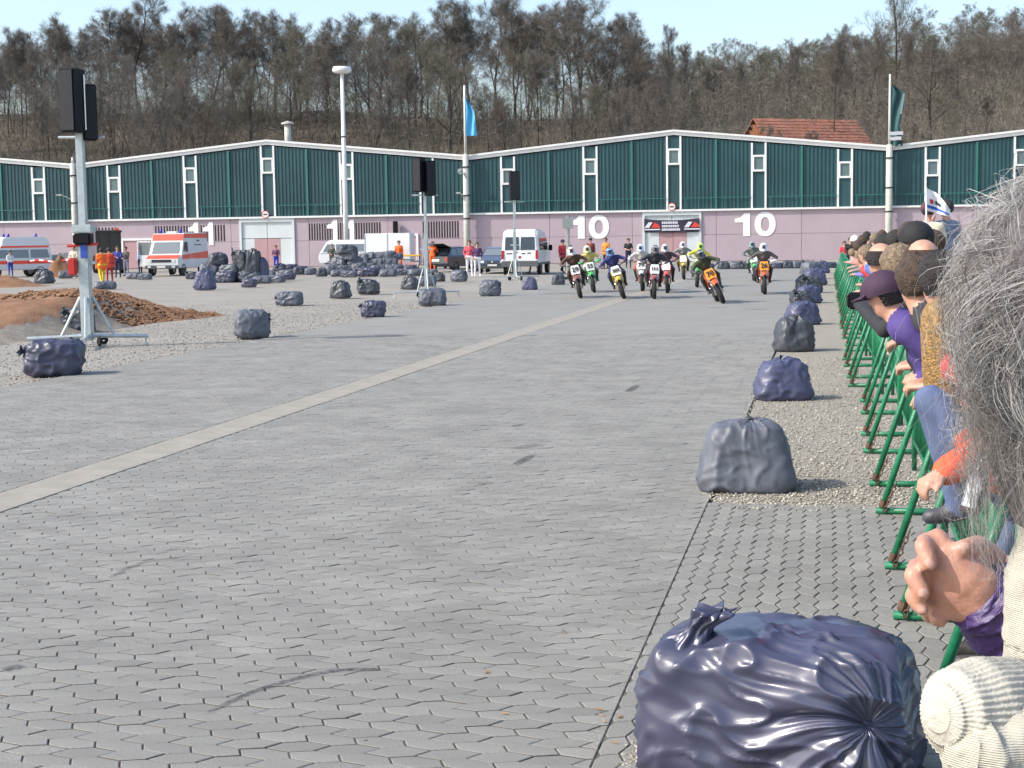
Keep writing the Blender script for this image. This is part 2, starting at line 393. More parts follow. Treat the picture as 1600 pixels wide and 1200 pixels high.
tag(cl.build('stone', mat('stone_grey', (.2, .18, .15), .9)), 'single small grey stone lying loose on the open block paving', 'stone')

# ---- earth ramp on the left
m_earth = mat('red_brown_earth', (.16, .075, .033), .95, col2=(.27, .145, .075), scale=1.6, detail=12, bump=1.0, bscale=14)
m_earth2 = mat('grey_gravel_slope', (.16, .135, .105), .95, col2=(.25, .225, .185), scale=4, detail=10, bump=1.0, bscale=22)
RA_, RB_ = G(-20, 545), G(278, 499)
def ramp_height(x, y):
    # long jump ramp: smooth face rising away from the camera, gravelled flank, crumbling end
    d = (RB_ - RA_); d.z = 0; d.normalize(); pr = Vector((-d.y, d.x, 0)); q = Vector((x, y, 0)) - RA_; l = q.dot(d); c = q.dot(pr)
    if l > 9.0: c += (l - 9.0) * .25
    sm = lambda t: max(0, min(1, t)) ** 2 * (3 - 2 * max(0, min(1, t)))
    top = .86 * sm((l + 1.0) / 10.5) * sm((14.2 - l) / 3.2)
    wdt = 1.7 if l < 7.5 else 1.7 + .5 * (l - 7.5)
    return top * sm(c / max(wdt, .3)) * (.8 + .2 * sm((c - 6) / -4))
V = []; Fc = []; nx, ny = 150, 150; x0, x1 = -25, -6.8; y0, y1 = 28, 48
fm = []
for j in range(ny + 1):
    for i in range(nx + 1):
        x = x0 + (x1 - x0) * i / nx; y = y0 + (y1 - y0) * j / ny; h = ramp_height(x, y)
        n1 = noise.noise((x * 1.5, y * 1.5, 0)); n2 = noise.noise((x * 5, y * 5, 3)); n3 = abs(noise.noise((x * 2.6, y * 2.6, 9)))
        rough = max(0, min(1, (x + 12) / 1.5)) * max(0, min(1, (y - 36.5) / 2)); h2 = h + (h > .02) * (n1 * .06 + n2 * .04 * (.4 + rough * 1.6) + n3 * .12 * rough)
        V.append((x, y, h2 - .045 if h > .004 else -.09))
keep = {}
for j in range(ny):
    for i in range(nx):
        q = (j * (nx + 1) + i, j * (nx + 1) + i + 1, (j + 1) * (nx + 1) + i + 1, (j + 1) * (nx + 1) + i)
        if max(V[k][2] for k in q) > -.04:
            Fc.append(q); c = sum((Vector(V[k]) for k in q), Vector()) / 4
            u, v = proj(c); gr = v > np.interp(u, [-50, 0, 100, 160, 185, 200], [520, 515, 490, 465, 470, 520]) + 10 * noise.noise((c.x * 2, c.y * 2, 5)) or (u > 165 and u < 205 + 14 * noise.noise((c.x * 3, c.y * 3, 2)) and v > 472)
            fm.append(1 if gr else 0)
me = bpy.data.meshes.new('earth_ramp'); me.from_pydata(V, [], Fc); me.materials.append(m_earth); me.materials.append(m_earth2); me.polygons.foreach_set('material_index', fm)
ramp = mesh_obj('earth_ramp', me, None, True); tag(ramp, 'long ramp of red brown earth with a steep crumbling end', 'earth ramp')
def f4():
    while 1:
        x = random.uniform(-12.5, -7.6); y = random.uniform(37, 45); h = ramp_height(x, y)
        if h > .03 and random.random() < .25 + .75 * (x > -11): return Vector((x, y, h - .03 + .05 * noise.noise((x * 1.5, y * 1.5, 0))))
pebbles('clods', 2600, f4, .03, .10, m_earth, ramp)
# second low heap in front of the wall
def heap(name, label, u, v, wd, hh, m, seed):
    c = G(u, v); rr = random.Random(seed); V = []; Fc = []; n = 26; k = 9
    for j in range(k + 1):
        for i in range(n):
            a = 2 * math.pi * i / n; r = wd / 2 * j / k; h = hh * (math.cos(math.pi * j / k) * .5 + .5)
            x, y = r * math.cos(a), r * .8 * math.sin(a); V.append((x * (1 + .15 * noise.noise((math.cos(a) * 2, math.sin(a) * 2, seed))), y, h * (1 + .5 * noise.noise((x * 2, y * 2, seed))) - .03))
    for j in range(k):
        for i in range(n): Fc.append((j * n + i, j * n + (i + 1) % n, (j + 1) * n + (i + 1) % n, (j + 1) * n + i))
    me = bpy.data.meshes.new(name); me.from_pydata(V, [], [f[::-1] for f in Fc]); me.materials.append(m); o = mesh_obj(name, me, None, True); o.location = c
    return tag(o, label, 'earth heap')
heap('earth_heap', 'small heap of brown earth and rubble by the pink wall', 94, 432, 2.3, 1.25, m_earth, 4)
heap('earth_heap', 'low spread of red earth behind the long earth ramp', 0, 447, 5.0, .55, m_earth, 8)
# ================================================================ WOODED HILL
TU = np.array([-400, 0, 150, 300, 450, 600, 800, 950, 1050, 1150, 1300, 1450, 1600, 1750, 2000.])
VR = np.array([190, 185, 180, 178, 180, 182, 186, 190, 196, 198, 196, 190, 186, 184, 184.])          # crest of the near bank
VF = np.array([200, 200, 200, 200, 200, 200, 200, 192, 158, 140, 118, 92, 60, 40, 30.])               # crest of the far hill
TY = [124, 138, 150, 165, 185, 205, 235, 270, 310, 360, 420, 500, 640]
def terr_grid():
    us = np.arange(-400, 2001, 40); Z = np.zeros((len(TY), len(us)))
    for i, u in enumerate(us):
        vr = np.interp(u, TU, VR); vf = np.interp(u, TU, VF); b = v0(u)
        for j, Y in enumerate(TY):
            if Y <= 138: z = -.1 if Y < 130 else 3.0
            elif Y <= 205:
                zr = 2 + (b - vr) / FPX * 205; z = 3 + (zr - 3) * ((Y - 138) / 67) ** .9
            elif Y <= 420:
                zr = 2 + (b - vr) / FPX * 205; zf = 2 + (b - vf) / FPX * 420; z = zr + (zf - zr) * ((Y - 205) / 215) - (3.0 * math.sin(math.pi * min(1, (Y - 205) / 215)))
            else: zf = 2 + (b - vf) / FPX * 420; z = zf - (Y - 420) * .05
            Z[j, i] = z
    return us, Z
TUS, TZ = terr_grid()
def terr(u, Y):
    i = np.clip((u + 400) / 40, 0, len(TUS) - 1.001); i0 = int(i); j0 = max(0, min(len(TY) - 2, int(np.searchsorted(TY, Y) - 1)))
    fi = i - i0; fj = (Y - TY[j0]) / (TY[j0 + 1] - TY[j0])
    return (TZ[j0, i0] * (1 - fi) + TZ[j0, i0 + 1] * fi) * (1 - fj) + (TZ[j0 + 1, i0] * (1 - fi) + TZ[j0 + 1, i0 + 1] * fi) * fj
def at(u, Y): x = (u - 800) / FPX * Y; return Vector((x, Y, terr(u, Y)))
m_litter = mat('leaf_litter_slope', (.075, .055, .036), .95, col2=(.14, .105, .07), scale=.25, detail=12, bump=.8, bscale=2.5)
V = []; Fc = []; yy = []
for a, b_ in zip(TY[:-1], TY[1:]): yy += list(np.linspace(a, b_, 6)[:-1])
yy.append(TY[-1]); uu = np.arange(-400, 2001, 20)
for Y in yy:
    for u in uu:
        p = at(u, Y); k = min(1, max(0, (Y - 130) / 15)); V.append((p.x, p.y, p.z + k * (1.0 * noise.noise((p.x * .08, p.y * .08, 0)) + .4 * noise.noise((p.x * .3, p.y * .3, 4)))))
n = len(uu)
for j in range(len(yy) - 1):
    for i in range(n - 1): Fc.append((j * n + i, j * n + i + 1, (j + 1) * n + i + 1, (j + 1) * n + i))
hill = mesh_obj('hillside', np_mesh('hillside', V, Fc, m_litter), None, True); hill['kind'] = 'structure'

# ---- bare trees
m_bark = mat('grey_brown_bark', (.055, .048, .042), .9, var=.4, scale=1.2, isl=.35)
m_twig = mat('bare_twigs', (.135, .118, .10), .9, isl=.45)
m_twig2 = mat('budding_twigs', (.135, .125, .088), .9, isl=.45)
def tree_variant(seed, form):
    rr = random.Random(seed); tv, tf, cv, cf = [], [], [], []
    def seg(V, Fq, p0, p1, r0, r1, n):
        t = (p1 - p0).normalized(); a = t.orthogonal().normalized(); b = t.cross(a); o = len(V)
        for p, r in ((p0, r0), (p1, r1)):
            for k in range(n):
                an = 6.283 * k / n; V.append(p + a * (r * math.cos(an)) + b * (r * math.sin(an)))
        for k in range(n): Fq.append((o + k, o + (k + 1) % n, o + n + (k + 1) % n, o + n + k))
    def twig(p, d, L):
        a = d.orthogonal().normalized(); a.rotate(Matrix.Rotation(rr.uniform(0, 6.28), 3, d)); w_ = .00062 * rr.uniform(.7, 1.3); o = len(cv)
        q = p + d * L; cv.extend([p - a * w_, p + a * w_, q + a * w_ * .5, q - a * w_ * .5]); cf.append((o, o + 1, o + 2, o + 3))
    def grow(p, d, L, r, lvl):
        nseg = {0: 7, 1: 5, 2: 3}.get(lvl, 2); pts = [p]; dd = d.copy()
        for i in range(nseg):
            wob = .07 if lvl == 0 else .2
            dd = (dd + Vector((rr.gauss(0, wob), rr.gauss(0, wob), rr.gauss(0, wob) + (.05 if lvl else .04)))).normalized()
            q = pts[-1] + dd * (L / nseg); f0 = 1 - i / nseg * .8; f1 = 1 - (i + 1) / nseg * .8
            if lvl < 2: seg(tv, tf, pts[-1], q, r * f0, r * f1, 6 if lvl == 0 else 4)
            else: seg(cv, cf, pts[-1], q, r * f0, r * f1, 3)
            pts.append(q)
        def pt(t):
            k = min(int(t * nseg), nseg - 1); return pts[k].lerp(pts[k + 1], t * nseg - k)
        nb = (form['nb'], 8, 7)[lvl] if lvl < 3 else 0
        for i in range(nb):
            lo = form['start'] if lvl == 0 else .2
            t = lo + (1 - lo) * (i + rr.random()) / nb; t = min(t, .99)
            az = rr.uniform(0, 6.28); k = t if lvl == 0 else 0
            ax = Vector((math.cos(az), math.sin(az), 0))
            an = form['ang'] * rr.uniform(.7, 1.25) * (1 - .4 * k) if lvl == 0 else rr.uniform(.45, 1.05)
            side = dd.cross(ax).normalized() if lvl else ax
            nd = (dd if lvl else Vector((0, 0, 1))) * math.cos(an) + side * math.sin(an)
            ll = L * ((form['len'] * (1.15 - .75 * k)) if lvl == 0 else rr.uniform(.38, .62) * (1.1 - .5 * t))
            grow(pt(t), nd.normalized(), ll, r * (.42 if lvl == 0 else .42) * (1 - .5 * t), lvl + 1)
        if lvl >= 2:
            for i in range(10):
                t = rr.random(); az = Vector((rr.gauss(0, 1), rr.gauss(0, 1), rr.gauss(.5, 1))).normalized()
                twig(pt(min(t, .99)), (dd * .6 + az * .8).normalized(), rr.uniform(.022, .055))
    for k in range(form.get('stems', 1)):
        d0 = Vector((rr.gauss(0, form.get('spread', .04)), rr.gauss(0, form.get('spread', .04)), 1)).normalized()
        grow(Vector((rr.gauss(0, .01) * (k > 0), rr.gauss(0, .01) * (k > 0), -.02)), d0, form.get('h', .97), form['r'], 0)
    zmax = max(p.z for p in cv)
    def mk(nm, V, Fq, m):
        A = np.array([tuple(p) for p in V]) / zmax; Q = np.array(Fq); return np_mesh(nm, A, Q, m)
    return mk('trunk', tv, tf, m_bark), mk('crown', cv, cf, form.get('m', m_twig))
FORMS = [dict(nb=13, start=.36, ang=.8, len=.42, r=.011), dict(nb=12, start=.48, ang=.75, len=.40, r=.010), dict(nb=14, start=.28, ang=.95, len=.52, r=.014),
         dict(nb=11, start=.5, ang=.65, len=.38, r=.009), dict(nb=14, start=.26, ang=1.0, len=.55, r=.015, m=m_twig2), dict(nb=10, start=.3, ang=.8, len=.44, r=.008, stems=2, spread=.16),
         dict(nb=12, start=.18, ang=.9, len=.5, r=.009, m=m_twig2), dict(nb=8, start=.15, ang=.85, len=.5, r=.007, stems=3, spread=.28)]
TV = [tree_variant(20 + i, f) for i, f in enumerate(FORMS)]
tree_n = 0
def plant(u, Y, h, k, label, group, wx=1.0):
    global tree_n
    p = at(u, Y); o = thing('bare_tree', label, 'tree', p + Vector((0, 0, -.35)), random.uniform(0, 6.28), group); o.scale = (h * wx, h * wx, h)
    for nm, me in zip(('trunk', 'crown'), TV[k]):
        c = bpy.data.objects.new(nm, me); C.objects.link(c); c.parent = o
    tree_n += 1
rt = random.Random(12)
# skyline targets: pixel row of the tree tops along the picture
TOPU = [-100, 0, 40, 90, 150, 220, 280, 330, 400, 480, 520, 600, 700, 800, 900, 960, 1010, 1080, 1150, 1250, 1350, 1400, 1500, 1600, 1750]
TOPV = [60, 75, 70, 20, 15, -10, -5, 5, 5, 20, 20, 12, -5, -15, -15, 0, 30, 45, 70, 60, 25, 10, -5, -20, -20]
def top_h(u, Y, f): return ((v0(u) - (np.interp(u, TOPU, TOPV))) / FPX * Y + 2 - terr(u, Y)) * f
L1 = 'tall bare deciduous tree standing on the bank behind the halls'
for i in range(66):                                    # crest trees that make the skyline
    u = -110 + 1130 * (i + rt.random()) / 66; Y = rt.uniform(188, 222)
    plant(u, Y, top_h(u, Y, rt.uniform(.72, 1.03)), rt.choice([0, 1, 2, 3, 0, 1, 4, 5]), L1, 'bare trees on the bank crest', rt.uniform(.95, 1.3))
for u, Y, f, k, wx in ((120, 190, 1.0, 2, 1.1), (215, 195, 1.02, 0, 1.1), (300, 192, 1.0, 2, 1.15), (380, 196, 1.0, 0, 1.05), (478, 190, 1.0, 4, 1.0), (810, 190, 1.03, 0, 1), (905, 186, 1.0, 1, 1), (985, 200, 1.0, 0, .95)):
    plant(u, Y, top_h(u, Y, f), k, 'large spreading bare tree rising above the wood on the bank', 'spreading trees on the bank', wx)
for i in range(92):                                     # lower slope
    u = -120 + 1860 * (i + rt.random()) / 92; Y = rt.uniform(148, 190)
    plant(u, Y, rt.uniform(8, 14) * (.55 if u > 1050 else 1), rt.choice([4, 5, 6, 7, 7, 3, 1, 0]), 'slender bare tree on the brown slope above the roofs', 'slender trees on the lower slope', rt.uniform(.8, 1.1))
for i in range(14):
    u = 1000 + 420 * (i + rt.random()) / 14; Y = rt.uniform(200, 225)
    plant(u, Y, top_h(u, Y, rt.uniform(.6, 1.0)), rt.choice([1, 3, 0]), 'thin bare tree standing in front of the far wooded hill', 'thin trees before the far hill', rt.uniform(.6, .8))
plant(1455, 172, 13, 2, 'broad dark bare tree with forked trunk behind the tiled roof', None, 1.35); plant(1300, 165, 15.5, 1, 'straight dark tree rising beside the tiled roof', None, .8); plant(1395, 230, 24, 4, 'tall bare tree with a dense round crown on the far ridge', None, .8)
nf = 112
for i in range(nf):                                     # the far hill
    u = 930 + 860 * (i + rt.random()) / nf; Y = 225 + 200 * ((i * .618) % 1)
    plant(u, Y, rt.uniform(9, 14.5), rt.choice([2, 4, 6, 6, 7, 4]), 'bare tree among many on the far wooded hill', 'trees on the far hill', rt.uniform(1.0, 1.4))
# undergrowth: twiggy brush over the slope
nb_ = 70000; ub = np.random.uniform(-150, 1780, nb_); Yb = 146 + 284 * np.random.rand(nb_) ** 1.6; ok = (Yb < 222) | (ub > 920); ub, Yb = ub[ok], Yb[ok]
base = np.array([tuple(at(a, b)) for a, b in zip(ub, Yb)]); n = len(base)
hh = np.random.uniform(.6, 4.2, n) * np.where(Yb > 222, 1.5, 1); dr = np.stack([np.random.normal(0, .35, n), np.random.normal(0, .35, n), np.ones(n)], -1); dr /= np.linalg.norm(dr, axis=1)[:, None]
wd = np.random.uniform(.015, .04, n) * np.where(Yb > 222, 1.8, 1); az = np.random.uniform(0, 3.14, n); sx = np.stack([np.cos(az), np.sin(az), np.zeros(n)], -1) * wd[:, None]
tip = base + dr * hh[:, None]; V = np.stack([base - sx, base + sx, tip], 1).reshape(-1, 3)
o = mesh_obj('brushwood', np_mesh('brushwood', V, np.arange(3 * n).reshape(-1, 3), m_twig2), None); tag(o, 'leafless brushwood covering the slope under the trees', 'undergrowth', None, 'stuff')
def twig_cloud(n, ufn, hfn, wmax):
    ub, Yb = ufn(n); base = np.array([tuple(at(a, b)) for a, b in zip(ub, Yb)]); n = len(base); base[:, 2] += hfn(n)
    d = np.random.normal(0, 1, (n, 3)); d /= np.linalg.norm(d, axis=1)[:, None]; L = np.random.uniform(.5, 1.6, n); w_ = np.random.uniform(.01, wmax, n)
    a = np.cross(d, np.random.normal(0, 1, (n, 3))); a /= np.linalg.norm(a, axis=1)[:, None]
    return np.stack([base - a * w_[:, None], base + a * w_[:, None], base + d * L[:, None]], 1).reshape(-1, 3)
V1 = twig_cloud(95000, lambda n: (np.random.uniform(-150, 1780, n), np.random.uniform(146, 232, n)), lambda n: 6.5 * np.random.rand(n) ** 1.2, .022)
V2 = twig_cloud(50000, lambda n: (np.random.uniform(930, 1790, n), np.random.uniform(230, 425, n)), lambda n: 9 * np.random.rand(n), .06)
V3 = twig_cloud(32000, lambda n: (np.random.uniform(-150, 720, n), np.random.uniform(196, 232, n)), lambda n: 1 + 9.5 * np.random.rand(n), .022)
VA = np.concatenate([V1, V2, V3]); o = mesh_obj('thicket', np_mesh('thicket', VA, np.arange(len(VA)).reshape(-1, 3), m_twig), None)
tag(o, 'tangle of fine bare twigs filling the wood between the trunks', 'undergrowth', None, 'stuff')
# ivy-dark evergreen near the middle of the wood
# ================================================================ HALLS
HL = P(125, 420, 120.0); HL.z = 0; HR = P(1387, 420, 111.3); HR.z = 0
HE = (HR - HL).normalized(); SPAN = (HR - HL).length / 2; HN = Vector((HE.y, -HE.x, 0))       # outward normal, towards the camera
if HN.y > 0: HN = -HN
HM = (HL + HR) / 2
ZP, ZE, ZK = 3.68, 7.75, 9.25                          # top of pink wall, eaves, ridge
m_pink = mat('pink_wall_panel', (.40, .32, .355), .75, var=.05, scale=.5, detail=10, bump=.08, isl=.02)
m_pinkd = mat('pink_door', (.42, .26, .27), .7, var=.05, scale=.8)
m_greenc = mat('dark_green_cladding', (.020, .070, .078), .5, var=.15, scale=.35, detail=8)
m_greenp = mat('green_steel_post', (.03, .16, .13), .5)
m_greyd = mat('pale_grey_door', (.56, .60, .60), .6, var=.05, scale=.8)
m_conc = mat('pale_concrete', (.47, .47, .42), .85, var=.12, scale=3, bump=.3)
m_slot = mat('vent_slot', (.03, .025, .025), .9)
m_winp = mat('hall_window_pane', (.10, .16, .17), .15, spec=.7)
def HP(x, z, out=0.): return HM + HE * x + HN * out + Vector((0, 0, z))
def HT(x, z, out=0.): return frame(HP(x, z, out), HE, Z3, HN)          # local x along wall, y up, z out
def hx(u, Zd=None):
    """position along the facade for a pixel column"""
    d = ray(u, 380); d.z = 0; q = HM
    den = d.x * HE.y - d.y * HE.x
    return (q.y * d.x - q.x * d.y) / -den
def hz(x, v):
    p = HP(x, 0); u, vb = proj(p); u, vt = proj(HP(x, 5)); return (vb - v) / (vb - vt) * 5
def roof_z(f): return ZE + (ZK - ZE) * (1 - abs(2 * f - 1))
def rect(b, x0, x1, z0, z1, out, th, m=0):
    T = HT((x0 + x1) / 2, (z0 + z1) / 2, out); return b.box((0, 0, 0), (x1 - x0, z1 - z0, th), m, T)
def hall(k, label, door_u=None, vents=(), doors=()):
    x0 = k * SPAN; root = thing('exhibition_hall', label, 'hall'); 
    # plinth, pink panels in two courses
    cols = [x0 + SPAN * i / 5 for i in range(6)]
    holes = ([(hx(door_u[0]), hx(door_u[1]))] if door_u else [])
    for i in range(5):
        for (z0, z1) in ((.0, 1.93), (1.95, ZP - .02)):
            segs = [(cols[i] + .012, cols[i + 1] - .012)]
            for h0, h1 in holes:
                ns = []
                for a, b_ in segs:
                    if h1 <= a or h0 >= b_: ns.append((a, b_)); continue
                    if h0 > a: ns.append((a, h0))
                    if h1 < b_: ns.append((h1, b_))
                segs = ns
            for a, b_ in segs:
                b = MB(); rect(b, a, b_, z0, z1, -.1, .2); b.build('wall_panel', m_pink, root)
    b = MB(); rect(b, x0, x0 + SPAN, 0, ZP, -.35, .2); b.build('inner_wall', m_slot, root)
    b = MB(); rect(b, x0 + .02, x0 + SPAN - .02, ZP - .01, ZP + .13, .02, .34); b.build('ledge', m_white, root)
    # ribbed cladding between the strips, with posts every fifth
    st = [x0 + SPAN * (.1 + .2 * i) for i in range(5)]; ed = [x0 + .05]
    for s in st: ed += [s - .55, s + .55]
    ed.append(x0 + SPAN - .05)
    for i in range(0, len(ed), 2):
        a, c = ed[i], ed[i + 1]; n = max(2, int((c - a) / .28)); V = []; Fc = []; xs_ = []
        for q in range(n):
            xa = a + (c - a) * q / n; ww = (c - a) / n
            xs_ += [(xa, 0), (xa + ww * .5, 0), (xa + ww * .58, .05), (xa + ww * .92, .05)]
        xs_.append((c, 0))
        for x, out in xs_:
            f = (x - x0) / SPAN; V += [HP(x, ZP + .12, out), HP(x, roof_z(f) - .1, out)]
        Fc = [(2 * q, 2 * q + 2, 2 * q + 3, 2 * q + 1) for q in range(len(xs_) - 1)]
        b = MB(); b.add(V, Fc); b.build('cladding', m_greenc, root)
        for e in range(6):
            xm = x0 + SPAN * .2 * e
            if a < xm < c and 0 < e < 5:
                b = MB(); rect(b, xm - .07, xm + .07, ZP + .12, roof_z(e * .2) - .12, .10, .08); b.build('post', m_greenp, root)
        # guard rail along the foot of the cladding
        b = MB(); rect(b, a, c, ZP + .93, ZP + .98, .16, .04); xr = a + .3
        while xr < c: rect(b, xr - .02, xr + .02, ZP + .13, ZP + .93, .16, .03); xr += .95
        b.build('guard_rail', m_greenp, root)
    for s in st:
        f = (s - x0) / SPAN; zt = roof_z(f) - .12; wt = zt - .95; wz = wt - 1.05
        b = MB(); rect(b, s - .55, s + .55, ZP + .12, zt, -.02, .06); b.build('strip_panel', m_greenc, root)
        for sg in (-1, 1):
            b = MB(); rect(b, s + sg * .49 - .07, s + sg * .49 + .07, ZP + .13, zt, .06, .12); b.build('mullion', m_white, root)
        wn = MB()
        for z in (wz, wt): rect(wn, s - .42, s + .42, z - .07, z + .07, .07, .12)
        for sg in (-1, 1): rect(wn, s + sg * .38 - .05, s + sg * .38 + .05, wz + .07, wt - .07, .072, .1)
        wo = wn.build('window', m_white, root)
        b = MB(); rect(b, s - .33, s + .33, wz + .07, wt - .07, .03, .03); b.build('pane', m_winp, wo)
    # fascia along the low gable
    for a, c in ((0, .5), (.5, 1)):
        fa = MB(); T = []
        p0 = HP(x0 + SPAN * a, roof_z(a), .12); p1 = HP(x0 + SPAN * c, roof_z(c), .12)
        for dz, out, hgt in ((-.02, .14, .26), (.22, .26, .14)):
            q0 = p0 + HN * (out - .12) + Z3 * dz; q1 = p1 + HN * (out - .12) + Z3 * dz
            fa.add([q0 - Z3 * hgt * .5 * 0 + Z3 * 0, q1, q1 + Z3 * hgt, q0 + Z3 * hgt, q0 - HN * .5, q1 - HN * .5, q1 - HN * .5 + Z3 * hgt, q0 - HN * .5 + Z3 * hgt],
                   [(0, 1, 2, 3), (4, 7, 6, 5), (3, 2, 6, 7), (0, 4, 5, 1), (0, 3, 7, 4), (1, 5, 6, 2)])
        fa.build('fascia', m_white, root)
    # roof
    r = MB(); V = []
    for a in (0, .5, 1):
        for dep in (-.1, -32): V.append(HP(x0 + SPAN * a, roof_z(a) + .18, dep))
    r.add(V, [(0, 2, 3, 1), (2, 4, 5, 3)]); r.build('roof', mat('roof_felt', (.16, .15, .14), .9), root)
    b = MB()
    rect(b, x0 + .01, x0 + SPAN - .01, 0, ZE, -31.5, .2); b.build('rear_wall', m_pink, root)
    for u0, u1, vt_, vb_, n in vents:
        xa, xb = hx(u0), hx(u1); za, zb = hz(xa, vt_), hz(xa, vb_)
        for i in range(n):
            x = xa + (xb - xa) * (i + .5) / n; b = MB(); rect(b, x - .055, x + .055, zb, za, .004, .02); b.build('vent_slot', m_slot, root)
    for u0, u1, vt_ in doors:
        xa, xb = hx(u0), hx(u1); zt = hz(xa, vt_); dz = MB()
        rect(dz, xa, xa + .16, 0, zt, .03, .14); rect(dz, xb - .16, xb, 0, zt, .03, .14); rect(dz, xa, xb, zt, zt + .16, .035, .14); do = dz.build('door', m_white, root)
        b = MB(); rect(b, xa + .16, xb - .16, .01, zt, .012, .03); b.build('leaf', m_pinkd, do)
    if door_u:
        xa, xb = hx(door_u[0]), hx(door_u[1]); zt = hz(xa, door_u[4]) - .02; xi, xj = hx(door_u[2]), hx(door_u[3]); zi = hz(xi, door_u[5])
        fr = MB(); rect(fr, xa, xa + .18, 0, ZP - .03, .0, .2); rect(fr, xb - .18, xb, 0, ZP - .03, .0, .2); rect(fr, xa + .18, xb - .18, ZP - .28, ZP - .03, .0, .2)
        gate = fr.build('gate', m_greyd, root)
        for (a, c, z0, z1) in ((xa + .18, xi, 0, zi), (xj, xb - .18, 0, zi), (xa + .18, (xa + xb) / 2 - .01, zi + .02, ZP - .28), ((xa + xb) / 2 + .01, xb - .18, zi + .02, ZP - .28)):
            b = MB(); rect(b, a + .01, c - .01, z0 + .01, z1 - .01, -.06, .08); b.build('gate_panel', m_greyd, gate)
        for a, c in ((xi, (xi + xj) / 2 - .01), ((xi + xj) / 2 + .01, xj)):
            b = MB(); rect(b, a + .01, c, .01, zi - .01, -.05, .08); b.build('gate_leaf', m_pinkd, gate)
    return root
h10 = hall(0, 'green and pink exhibition hall with large white numbers 10', (1004, 1096, 1030, 1073, 335, 363))
h11 = hall(-1, 'green and pink exhibition hall with barred vents and white numbers 11', (375, 461, 398, 438, 345, 373), ((143, 184, 356, 382, 8), (242, 353, 353, 378, 25), (482, 596, 349, 375, 28), (660, 718, 346, 372, 14)), ((190, 240, 376), (606, 654, 369)))
h09 = hall(1, 'green and pink exhibition hall on the side behind the crowd'); h12 = hall(-2, 'green and pink exhibition hall cut off beyond the loudspeaker mast')
m_numw = mat('white_number_paint', (.8, .8, .78), .6)
def number(root, txt, u0, u1, vt_, vb_, out=.02):
    """broad painted numeral: '1' with a flag, '0' as a heavy oval"""
    xa, xb = hx(u0), hx(u1); xm = (xa + xb) / 2; za, zb = hz(xm, vt_), hz(xm, vb_); w2, h2 = (xb - xa) / 2, (za - zb) / 2; T = HT(xm, (za + zb) / 2, out); b = MB()
    if txt != '0': b.prism([(.1 * w2, -h2), (w2, -h2), (w2, h2), (.25 * w2, h2), (-.15 * w2, .66 * h2), (-w2, .52 * h2), (-w2, .2 * h2), (.1 * w2, .2 * h2)], .012, T)
    else:
        n = 40; V = []
        for k in range(n):
            a = 6.2832 * k / n; c, s_ = math.cos(a), math.sin(a)
            for f, g, z in ((1, 1, 0), (1, 1, .012), (.40, .58, .012), (.40, .58, 0)): V.append(T @ Vector((w2 * f * abs(c) ** .85 * (1 if c > 0 else -1), h2 * g * s_, z)))
        b.add(V, [(4 * k + q, 4 * ((k + 1) % n) + q, 4 * ((k + 1) % n) + (q + 1) % 4, 4 * k + (q + 1) % 4) for k in range(n) for q in range(4)])
    b.build('number', m_numw, root, fix=True)
number(h10, 'I', 890, 914, 337, 373); number(h10, '0', 920, 952, 336, 373); number(h10, 'I', 1148, 1172, 333, 369); number(h10, '0', 1179, 1212, 331, 369)
for a in (295, 318, 512, 538): number(h11, '1', a, a + 16, 347 if a < 400 else 343, 383 if a < 400 else 378, .03)
# banner above the gate of hall 10
xa, xb = hx(1007), hx(1093); zt, zb = hz(xa, 342), hz(xa, 362); m_ban = mat('dark_banner_cloth', (.03, .025, .045), .7); b = MB(); V = []; n = 16
for i in range(n + 1):
    q = i / n; sag = -.13 * math.sin(math.pi * q)
    for z, k in ((zt, 1), (zb, .7)): V.append(HP(xa + (xb - xa) * q, z + sag * k, .16 + .03 * math.sin(q * 17 + z)))
b.add(V, [(2 * i, 2 * i + 1, 2 * i + 3, 2 * i + 2) for i in range(n)]); ban = b.build('banner', m_ban)
tag(ban, 'dark banner with red and white emblems hung over the gate', 'banner')
xm, zm = (xa + xb) / 2, (zt + zb) / 2 - .12
m_bw = mat('banner_white_print', (.62, .62, .68), .7); m_br = mat('banner_red_print', (.62, .05, .04), .7)
for i, (wd_, gr) in enumerate(((1.15, 9), (1.25, 11), (1.3, 9))):          # three lines of print too small to read
    b = MB(); q = -.72; rp = random.Random(i)
    while q < wd_ - .72: e = rp.uniform(.07, .13); rect(b, xm + q, xm + q + e, zm + .2 - .25 * i, zm + .2 - .25 * i + .17, .215, .008); q += e + .03
    b.build('print', m_bw, ban)
for sg in (-1, 1):
    cx = xm + sg * 1.45; b = MB()
    b.prism([(-.55, -.12), (-.2, -.12), (.05, .28), (-.25, .28)], .01, HT(cx, zm + .05, .21)); b.build('emblem', m_bw, ban)
    b = MB(); b.prism([(-.08, -.12), (.6, -.12), (.5, .1), (.2, .26)], .01, HT(cx, zm + .05, .21)); b.build('emblem', m_br, ban)
    b = MB(); rect(b, cx - .55, cx + .6, zm - .24, zm - .15, .215, .01); b.build('print', m_bw, ban)
